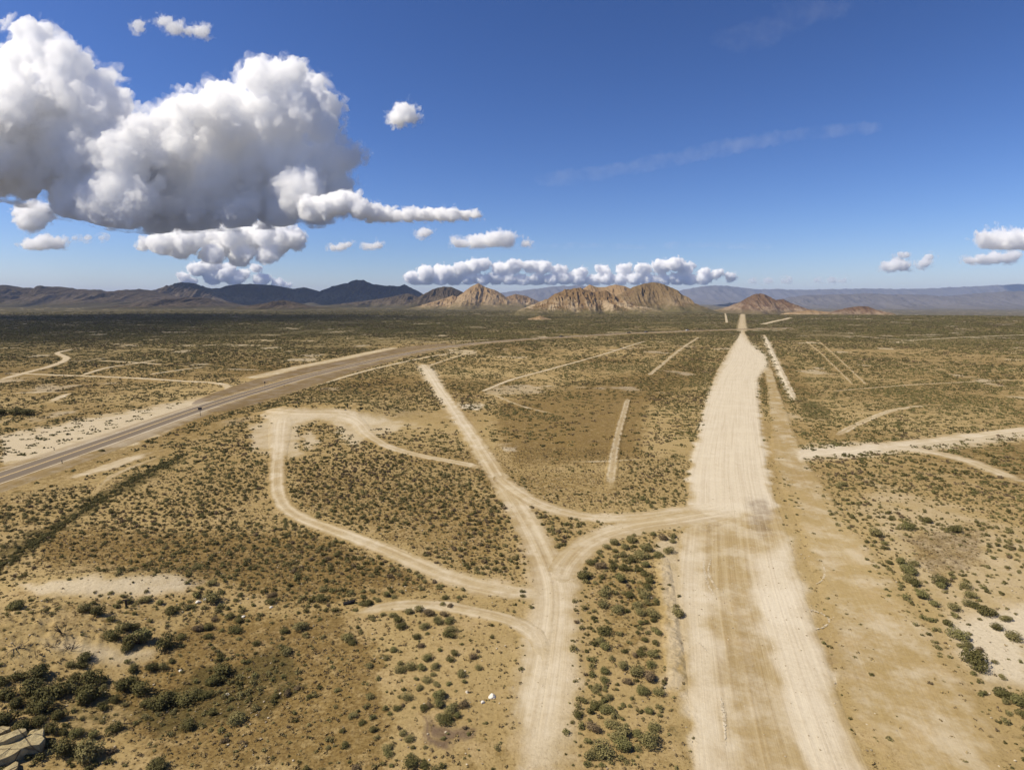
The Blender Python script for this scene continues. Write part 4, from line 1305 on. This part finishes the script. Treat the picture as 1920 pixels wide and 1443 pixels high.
# wooden post on the left slope
X, Y, Z = at(237, 1139)
o = bpy.data.objects.new('wooden_post', None); COL.objects.link(o); o.location = (X, Y, Z)
tag(o, None, 'short dark wooden post with a crosspiece on the left slope', 'post')
bm = bmesh.new(); bx(bm, (0, 0, .45), (.15, .15, 1.1), .015)
link('post', bm_mesh('post', bm), MAT_POST, o)
bm = bmesh.new(); bx(bm, (.1, -.10, .95), (.75, .05, .18), .01)
link('crosspiece', bm_mesh('crosspiece', bm), MAT_POST, o)

nt = NT('sign_back')
MAT_SIGN = nt.done(nt.bsdf(nt.mix(nt.noise(nt.pos(), 5, 3), (0.055, 0.055, 0.065), (0.075, 0.075, 0.085)), .5, None, .4, .2))


def road_sign(px, py, h, w, ph, label, rot):
    X, Y, Z = at(px, py)
    o = bpy.data.objects.new('road_sign', None); COL.objects.link(o); o.location = (X, Y, Z); o.rotation_euler = (0, 0, rot)
    tag(o, None, label, 'sign', 'signs beside the highway')
    bm = bmesh.new(); bx(bm, (0, 0, h / 2 - .15), (.11, .11, h + .3), .01)
    link('post', bm_mesh('post', bm), MAT_STEEL, o)
    bm = bmesh.new(); bx(bm, (0, -.085, h - ph / 2), (w, .03, ph), .012)
    link('panel', bm_mesh('panel', bm), MAT_SIGN, o)
    bm = bmesh.new()
    for dz in (.28, .72): bx(bm, (0, -.062, h - ph * dz), (w * .8, .02, .05), 0)
    link('bracket', bm_mesh('bracket', bm), MAT_STEEL, o)


road_sign(376, 781, 2.9, 1.1, .75, 'dark road sign on a single post on the near side of the highway', .3)
road_sign(497, 727, 2.6, .55, .6, 'small road sign on the far edge of the highway by the turn-off', .3)


def delineator(px, py, label, h=1.15):
    X, Y, Z = at(px, py)
    o = bpy.data.objects.new('delineator_post', None); COL.objects.link(o); o.location = (X, Y, Z)
    tag(o, None, label, 'post', 'marker posts along the highway')
    bm = bmesh.new(); bx(bm, (0, 0, h / 2 - .1), (.13, .06, h + .2), .01)
    link('post', bm_mesh('post', bm), MAT_POST, o)
    bm = bmesh.new(); bx(bm, (0, -.04, h - .14), (.17, .02, .24), .006)
    link('reflector', bm_mesh('reflector', bm), MAT_SIGN, o)


delineator(117, 872, 'dark marker post beside the highway\'s near white line, left of the roadside bush')
delineator(102, 846, 'thin marker post beyond the highway\'s far white line', 1.0)
delineator(446, 724, 'marker post beside the dirt turn-off beyond the highway', 1.2)
delineator(533, 727, 'marker post beside the near edge of the wide pull-out', 1.1)

X, Y, Z = at(191, 848)
o = link('roadside_bush', NEAR['dark'][1], label='lone dark bush on the highway\'s near gravel shoulder', cat='bush'); o.location = (X, Y, Z); o.scale = (1.9, 1.6, 1.5)
X, Y, Z = at(28, 778)
for j, dx in enumerate((-4, 0, 4)):
    o = link('thicket_bush', NEAR['dark'][j], label=f"{('left', 'middle', 'right')[j]} of three dark bushes grown together beyond the highway at the left edge", cat='bush', group='dark thicket beyond the highway')
    xx, yy = float(X) + dx, float(Y) + (j % 2)
    o.location = (xx, yy, float(hgt(xx, yy)) - .05); o.scale = (6, 5, 4.2)


# vehicles far down the highway
def paint_mat(name, col):
    nt = NT(name)
    c = nt.mix(nt.noise(nt.pos(), 3, 3), col, tuple(v * .8 for v in col))
    return nt.done(nt.bsdf(c, .35, None, .5))


nt = NT('car_glass')
MAT_GLASS = nt.done(nt.bsdf((0.02, 0.024, 0.028), .12, None, .5))
MAT_LAMP = paint_mat('lamp_lens', (0.55, 0.5, 0.45))


def extrude_profile(bm, prof, w):
    a = [bm.verts.new((x, -w / 2, z)) for x, z in prof]
    b = [bm.verts.new((x, w / 2, z)) for x, z in prof]
    bm.faces.new(a); bm.faces.new(b[::-1])
    n_ = len(prof)
    for i in range(n_):
        j = (i + 1) % n_
        bm.faces.new((a[j], a[i], b[i], b[j]))
    bmesh.ops.recalc_face_normals(bm, faces=bm.faces[:])
    bmesh.ops.bevel(bm, geom=[e for e in bm.edges], offset=.05, segments=2, affect='EDGES')


def vehicle(px, py, kind, mat, label):
    X, Y, _ = at(px, py)
    i = int(np.argmin(np.hypot(HL[:, 0] - X, HL[:, 1] - Y)))
    off = 1.8
    X, Y = HL[i] + HN[i] * off
    o = bpy.data.objects.new('pickup_truck' if kind == 'truck' else 'parked_car', None); COL.objects.link(o)
    o.name = 'pickup_truck' if kind == 'truck' else 'car'
    o.location = (X, Y, HZ[i] + .01); o.rotation_euler = (0, 0, math.atan2(T[i, 1], T[i, 0]))
    tag(o, None, label, kind, 'vehicles on the far highway')
    Lh = 2.7 if kind == 'truck' else 2.25
    bm = bmesh.new()
    extrude_profile(bm, [(-Lh, .45), (Lh, .45), (Lh, .85), (Lh - .3, 1.02), (.9, 1.08), (-Lh, 1.08)], 1.85)
    link('body', bm_mesh('body', bm), mat, o)
    bm = bmesh.new()
    prof = [(-.5, 1.06), (1.05, 1.06), (.45, 1.75), (-.4, 1.78)] if kind == 'truck' else [(-2.0, 1.06), (1.1, 1.06), (.35, 1.52), (-1.1, 1.52)]
    extrude_profile(bm, prof, 1.6)
    cab = link('cabin', bm_mesh('cabin', bm), mat, o)
    bm = bmesh.new()
    xm = (prof[0][0] + prof[1][0]) / 2
    for sy in (-1, 1):
        bx(bm, (xm - .02, sy * .80, (1.12 + prof[2][1]) / 2), ((prof[1][0] - prof[0][0]) * .55, .03, (prof[2][1] - 1.06) * .55), .005)
    link('window', bm_mesh('window', bm), MAT_GLASS, cab)
    for sx in (-1, 1):
        for sy in (-1, 1):
            bm = bmesh.new(); cyl(bm, (sx * Lh * .62, sy * .93, .36), (sx * Lh * .62, sy * .70, .36), .36, None, 16)
            wh = link('wheel', bm_mesh('wheel', bm), MAT_BLACK, o)
            bm = bmesh.new(); cyl(bm, (sx * Lh * .62, sy * .945, .36), (sx * Lh * .62, sy * .92, .36), .2, None, 12)
            link('rim', bm_mesh('rim', bm), MAT_STEEL, wh)
    for sy in (-1, 1):
        bm = bmesh.new(); bx(bm, (Lh + .005, sy * .65, .78), (.03, .3, .14), .004)
        link('headlight', bm_mesh('headlight', bm), MAT_LAMP, o)


vehicle(1180, 626, 'truck', paint_mat('black_paint', (0.02, 0.02, 0.024)), 'black pickup truck on the far highway, largest of the distant vehicles')
vehicle(1210, 624.5, 'car', paint_mat('grey_paint', (0.16, 0.15, 0.15)), 'grey car on the far highway just right of the black pickup')
vehicle(1049, 633, 'car', paint_mat('dark_paint', (0.05, 0.05, 0.055)), 'dark car on the far highway left of the black pickup')
vehicle(1283, 621.5, 'car', paint_mat('white_paint', (0.65, 0.63, 0.6)), 'white car on the far highway, rightmost of the vehicles')

# eroded berm with small gullies along the left of the strip
sx_, sy_, _ = at(np.array([1240, 1247, 1254, 1262, 1268, 1272.]), np.array([1045, 1090, 1150, 1215, 1265, 1305.]))
BL = smooth_line(np.stack([sx_, sy_], -1), .12)
Tb = np.gradient(BL, axis=0); Tb /= np.hypot(Tb[:, 0], Tb[:, 1])[:, None]
Nb = np.stack([Tb[:, 1], -Tb[:, 0]], -1)
u = np.linspace(-1, 1, 26)
Lb = np.arange(len(BL)) * .12
hw = 1.15
Xg = BL[:, :1] + Nb[:, :1] * hw * u; Yg = BL[:, 1:] + Nb[:, 1:] * hw * u
LL = np.repeat(Lb[:, None], 26, 1)
prof_ = (1 - np.abs(u)[None] ** 2) ** 1.2
rill = ridged(LL / .85 + .25 * vn(LL, u[None] * 2 + 0 * LL, 4), u[None] * .7 + 0 * LL, 15, 3)
ends = np.clip(np.minimum(Lb, Lb[::-1]) / 2.5, 0, 1)[:, None]
Zg = hgt(Xg, Yg) + .02 + ends * prof_ * (.13 + .17 * rill + .10 * fbm(Xg * 1.5, Yg * 1.5, 8, 3)) - .05 * (1 - prof_)
me = mesh_np('dirt_berm', np.stack([Xg, Yg, Zg], -1).reshape(-1, 3), grid_faces(*Xg.shape))
if me.polygons[0].normal.z < 0: me.flip_normals()
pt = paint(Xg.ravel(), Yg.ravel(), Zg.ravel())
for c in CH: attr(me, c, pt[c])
link('dirt_berm', me, MAT_GROUND, kind='structure')

# ------------------------------------------------------------------ clouds
def cloud_mat(name, dens, wisp=None, lo=.52, hi=.68):
    nt = NT(name)
    v = nt.n('ShaderNodeVolumeScatter')
    v.inputs['Color'].default_value = (1, 1, 1, 1)
    v.inputs['Anisotropy'].default_value = 0.0
    if wisp is None:
        v.inputs['Density'].default_value = dens
    else:
        n = nt.noise(nt.n('ShaderNodeTexCoord').outputs['Object'], 1.0 / wisp, 7, .62, .3)
        nt.put(v.inputs['Density'], nt.math('MULTIPLY', nt.ramp(n, lo, hi), dens))
    return nt.done(None, v.outputs[0])


def cloud_shape(puffs, rs, vox, d1, d2, depth, wide, grow, fine=True, heads=7):
    bm = bmesh.new()
    P = np.array(puffs, float)
    cxp, cyp = P[:, 0].mean(), P[:, 1].mean()
    rmean = P[:, 2].mean()

    def ball(x, y, z, r, ry):
        m = Matrix.Translation((x - cxp, y, -(z - cyp))) @ Matrix.Diagonal((r * wide, ry, r, 1))
        bmesh.ops.create_icosphere(bm, subdivisions=3, radius=1.0, matrix=m)
    for (x, y, r) in puffs:
        ball(x, rs.uniform(-1, 1) * depth * rmean, y, r * 1.04 + grow, r * 1.3 + grow)
        for _ in range(heads):                   # smaller heads growing out of each puff
            a, q = rs.uniform(0, 6.283), rs.uniform(.25, .6) * r
            ball(x + math.cos(a) * r * .8 * wide, rs.uniform(-1, 1) * depth * rmean, y - r * .6 * rs.uniform(-.3, 1.0), q + grow, q + grow)
    me = bpy.data.meshes.new('cloud_seed'); bm.to_mesh(me); bm.free()
    o = bpy.data.objects.new('cloud_seed', me); COL.objects.link(o)

    def disp(scale, strength, ntype, depth_, mid):
        t = bpy.data.textures.new('billow', 'CLOUDS'); t.noise_scale = scale; t.noise_depth = depth_; t.noise_type = ntype
        q = o.modifiers.new('d', 'DISPLACE'); q.texture = t; q.strength = strength; q.mid_level = mid

    def vox_(v):
        q = o.modifiers.new('r', 'REMESH'); q.mode = 'VOXEL'; q.voxel_size = v
    vox_(vox * 1.4)
    disp(rmean * 1.1, rmean * d1, 'SOFT_NOISE', 3, .5)
    vox_(vox * 1.1)
    disp(rmean * .62, rmean * d2 * 1.5, 'HARD_NOISE', 3, .3)
    if fine:
        vox_(vox * .8)
        disp(rmean * .22, rmean * d2 * .95, 'HARD_NOISE', 6, .3)
        vox_(vox * .6)
        disp(rmean * .08, rmean * d2 * .32, 'HARD_NOISE', 4, .3)
    fin = bpy.data.meshes.new_from_object(o.evaluated_get(bpy.context.evaluated_depsgraph_get()))
    bpy.data.objects.remove(o)
    n = len(fin.vertices)
    co = np.empty(n * 3, np.float32); fin.vertices.foreach_get('co', co); co = co.reshape(-1, 3).astype(float)
    return fin, co[:, 0] + cxp, co[:, 1], cyp - co[:, 2]


def cloud(puffs, D, label, base_py=None, mfp=8.0, vox=3.2, d1=.55, d2=.42, seed=1, depth=.8, wide=1.0, wisp=None, heads=7, thin=None):
    """puffs in photograph pixels; built as real billows D metres away, filled with droplets"""
    s = D / F
    root = None
    for part in range(2 if wisp else 1):
        fin, px, yy, py = cloud_shape(puffs, np.random.RandomState(seed), vox * (1 if part == 0 else 1.6), d1, d2 * (1 if part == 0 else 1.5), depth, wide, 0 if part == 0 else wisp * .9, part == 0 and not thin, heads)
        if base_py is not None:
            bp = (base_py(px) if callable(base_py) else base_py) + (0 if part == 0 else wisp * .3)
            over = py - bp
            py = np.where(over > 0, bp + over * .22, py)
        k = (CY - py) / F
        YD = D + yy * s
        w = YD * (k * ct - st) / (ct + k * st)
        zc = YD * ct - w * st
        V = np.stack([(px - CX) / F * zc, YD, w + H], -1)
        if part == 0:
            ctr = V.mean(0)
        fin.vertices.foreach_set('co', (V - ctr).astype(np.float32).ravel()); fin.update()
        fin.polygons.foreach_set('use_smooth', np.full(len(fin.polygons), True))
        fin.materials.clear()
        if part == 0:
            root = link('cloud', fin, cloud_mat('cloud_droplets', 1.0 / (s * mfp), thin * s if thin else None, *((.36, .74) if thin else ())), label=label, cat='cloud', group='white cumulus clouds')
            root.location = ctr
        else:
            link('cloud_wisp', fin, cloud_mat('cloud_wisps', 1.0 / (s * mfp * 1.1), wisp * 3.2 * s), root)
    return root


big = [(42,52,24),(66,76,30),(106,104,30),(40,112,42),(148,132,26),(186,158,26),(214,182,20),(90,165,52),(15,190,60),(160,200,48),(212,212,30),
       (300,228,22),(272,262,36),(350,215,38),(415,195,40),(478,142,30),(512,150,32),(550,138,26),(578,168,32),(605,200,28),(556,205,46),(498,212,48),(438,225,48),(600,238,32),(622,243,16),
       (30,290,66),(120,272,66),(220,290,66),(320,285,58),(420,285,54),(500,285,48),(552,310,36),(545,272,24),(640,292,20),(663,293,14),(600,330,40),(560,360,46),(638,366,28),(500,360,50),(430,370,50),(340,372,58),(240,380,50),(140,370,50),(50,335,38),(-20,310,60),(-60,240,70),
       (300,405,36),(380,405,34),(450,400,34),(530,398,32),(600,395,30),(400,330,50),(185,310,66),(200,370,56),(222,262,40),(195,240,44),(150,330,60),(470,330,40),(60,240,60),(250,330,46)]
cloud(big, 5600, 'huge white cumulus with grey underside filling the upper left sky', lambda x: np.interp(x, [0, 100, 200, 300, 450, 650, 720, 910], [372, 398, 425, 436, 424, 420, 424, 419]), vox=2.8, seed=3, depth=1.9, mfp=11, wisp=17, heads=5, d2=.40)
tail = [(590,392,22),(610,388,22),(640,380,22),(655,378,18),(675,390,20),(700,398,16),(722,404,14),(745,404,11),(765,405,12),(785,403,11),(805,402,12),(828,401,11),(850,402,11),(872,402,9),(890,403,7),(902,405,4),(630,385,18)]
cloud(tail, 4700, 'bright tail of cloud pointing right from the foot of the huge cumulus', 416, vox=1.6, seed=4, depth=.6, mfp=4, wisp=7, d2=.55)
cloud([(300,455,22),(350,450,27),(410,450,30),(470,445,30),(520,450,28),(555,448,18),(450,478,22),(400,476,20),(500,478,18),(270,458,11),(340,470,17)], 19000, 'grey cumulus bank hanging below the huge cloud', lambda x: np.interp(x, [240, 350, 450, 560], [462, 486, 500, 486]), vox=1.8, seed=5, mfp=5, depth=1.5, wisp=7)
cloud([(370,505,12),(395,500,14),(430,503,10),(480,503,8),(400,520,13),(440,525,11),(490,525,12),(520,532,8),(345,520,8),(355,530,9),(540,535,5),(420,515,12),(455,515,10)], 40000, 'low white cloud just above the dark left hills', 540, vox=1.2, seed=7, mfp=2.5, wide=1.2, wisp=3, d2=.5, heads=14)
row = [(770,520,10),(800,512,12),(835,512,14),(865,505,13),(890,500,13),(905,496,11),(940,505,13),(965,500,12),(995,500,11),(1015,502,12),(1050,510,11),(1090,512,10),(1130,508,10),(1170,507,11),(1205,506,12),(1240,500,13),(1265,496,12),(1285,505,12),(1320,512,9),(1345,513,8),(1370,520,8),(780,528,9)]
row += [(x, 523 + (x * 7) % 5, 11) for x in range(800, 1330, 26)]
cloud(row, 46000, 'long row of white cumulus above the central buttes', 533, vox=1.0, seed=9, mfp=2.2, wide=1.1, wisp=3, d2=.5, heads=16)
SM = [([(62,400,20),(66,418,14),(50,418,12),(85,405,9)], 10500, 'small double puff below the huge cloud\'s left end', None),
      ([(55,460,10),(80,457,14),(105,459,10)], 14000, 'small flat white cloud at the far left', 466),
      ([(140,446,4),(165,445,5),(190,446,4)], 16000, 'thin white streak of cloud right of the flat far-left cloud', None),
      ([(755,208,13),(748,222,12),(768,220,10)], 9000, 'lone round puff in the blue right of the huge cloud', None),
      ([(308,40,9),(328,52,11),(352,58,8),(378,60,11)], 8000, 'wispy little cloud high above the huge cloud', None),
      ([(260,46,8),(263,56,6)], 8000, 'faint puff left of the wispy high cloud', None),
      ([(865,458,9),(895,452,12),(928,449,14),(952,453,10),(985,457,5)], 20000, 'flat white cloud between the huge cloud and the central buttes', 463),
      ([(625,465,5),(640,463,7),(652,459,5)], 20000, 'tiny cloud right of the grey bank', 468),
      ([(692,462,6),(708,461,6)], 20000, 'tiny round cloud in the gap right of the grey bank', 466),
      ([(797,436,8),(790,438,5)], 20000, 'tiny puff under the huge cloud\'s long tail', None),
      ([(1850,452,12),(1872,449,16),(1900,453,18),(1930,454,20)], 17000, 'grey-based cloud cut by the right edge', 466),
      ([(1818,489,7),(1840,486,9),(1865,484,11),(1890,484,9),(1905,481,5)], 24000, 'flat white cloud below the one at the right edge', 494),
      ([(1668,500,9),(1682,496,11),(1694,501,8)], 30000, 'small domed cloud above the right-hand plain', 507),
      ([(1734,494,7),(1738,485,6),(1743,481,5)], 30000, 'small upright puff right of the domed cloud', None),
      ([(1690,477,5),(1698,478,5)], 26000, 'tiny cloud above the small domed cloud', None),
      ([(1410,527,5),(1440,526,6),(1470,527,5)], 52000, 'faint low cloud right of the long cumulus row', 531),
      ([(1530,526,4),(1560,525,6),(1580,527,5)], 52000, 'faint low cloud above the distant blue range', 530)]
for i, (pf, D, lab, bpy_) in enumerate(SM):
    cloud(pf, D, lab, bpy_, vox=.9, seed=20 + i, mfp=(14 if i in (4, 5, 2, 15, 16) else 6.5), d1=1.1, d2=.8, wide=1.4, wisp=8)

# a cumulus standing outside the frame, up on the left, whose shade lies on the left plain
sh = cloud([(-2700, -1350, 300), (-2300, -1280, 340), (-1950, -1360, 300), (-1550, -1290, 320), (-1200, -1350, 230), (-2950, -1300, 220)], 950, 'x', None, mfp=330, vox=38, seed=71, depth=2.0, wide=1.2)
for kk in ('label', 'category', 'group'):
    del sh[kk]
sh['kind'] = 'structure'

# thin streaks of ice cloud
for pts, r, D, lab, mf in [([(1040, 336), (1120, 325), (1200, 312), (1290, 292), (1380, 272), (1470, 256), (1560, 246), (1640, 240)], 13, 30000, 'long thin cirrus streak slanting across the blue right of centre', 240),
                           ([(1390, 75), (1440, 55), (1500, 28), (1560, 5)], 20, 26000, 'faint cirrus smear at the top right of the sky', 900),
                           ([(960, 462), (1080, 460), (1200, 462), (1330, 459), (1450, 462)], 7, 40000, 'faint level cirrus band low above the long cumulus row', 140)]:
    pf = []
    for (ax, ay), (bx_, by_) in zip(pts[:-1], pts[1:]):
        for t in np.linspace(0, 1, 7)[:-1]:
            pf.append((ax + (bx_ - ax) * t, ay + (by_ - ay) * t, r * (.7 + .5 * random.Random(len(pf)).random())))
    cloud(pf, D, lab, None, mfp=mf, vox=2.2, d1=1.2, d2=.5, seed=44, wide=2.6, depth=.8, thin=34, heads=2)

# ------------------------------------------------------------------ air
nt = NT('haze_air')
v = nt.n('ShaderNodeVolumePrincipled')
v.inputs['Color'].default_value = (0.48, 0.64, 1.0, 1)
v.inputs['Density'].default_value = 3.1e-5
v.inputs['Anisotropy'].default_value = 0.0
MAT_HAZE = nt.done(None, v.outputs[0])
bm = bmesh.new()
bx(bm, (0, 0, 300), (56000, 56000, 700))
# box from below the lowest ground to above the highest range
for vv in bm.verts:
    vv.co.z = -85.0 if vv.co.z < 0 else 600.0
link('haze', bm_mesh('haze', bm), MAT_HAZE, kind='stuff')
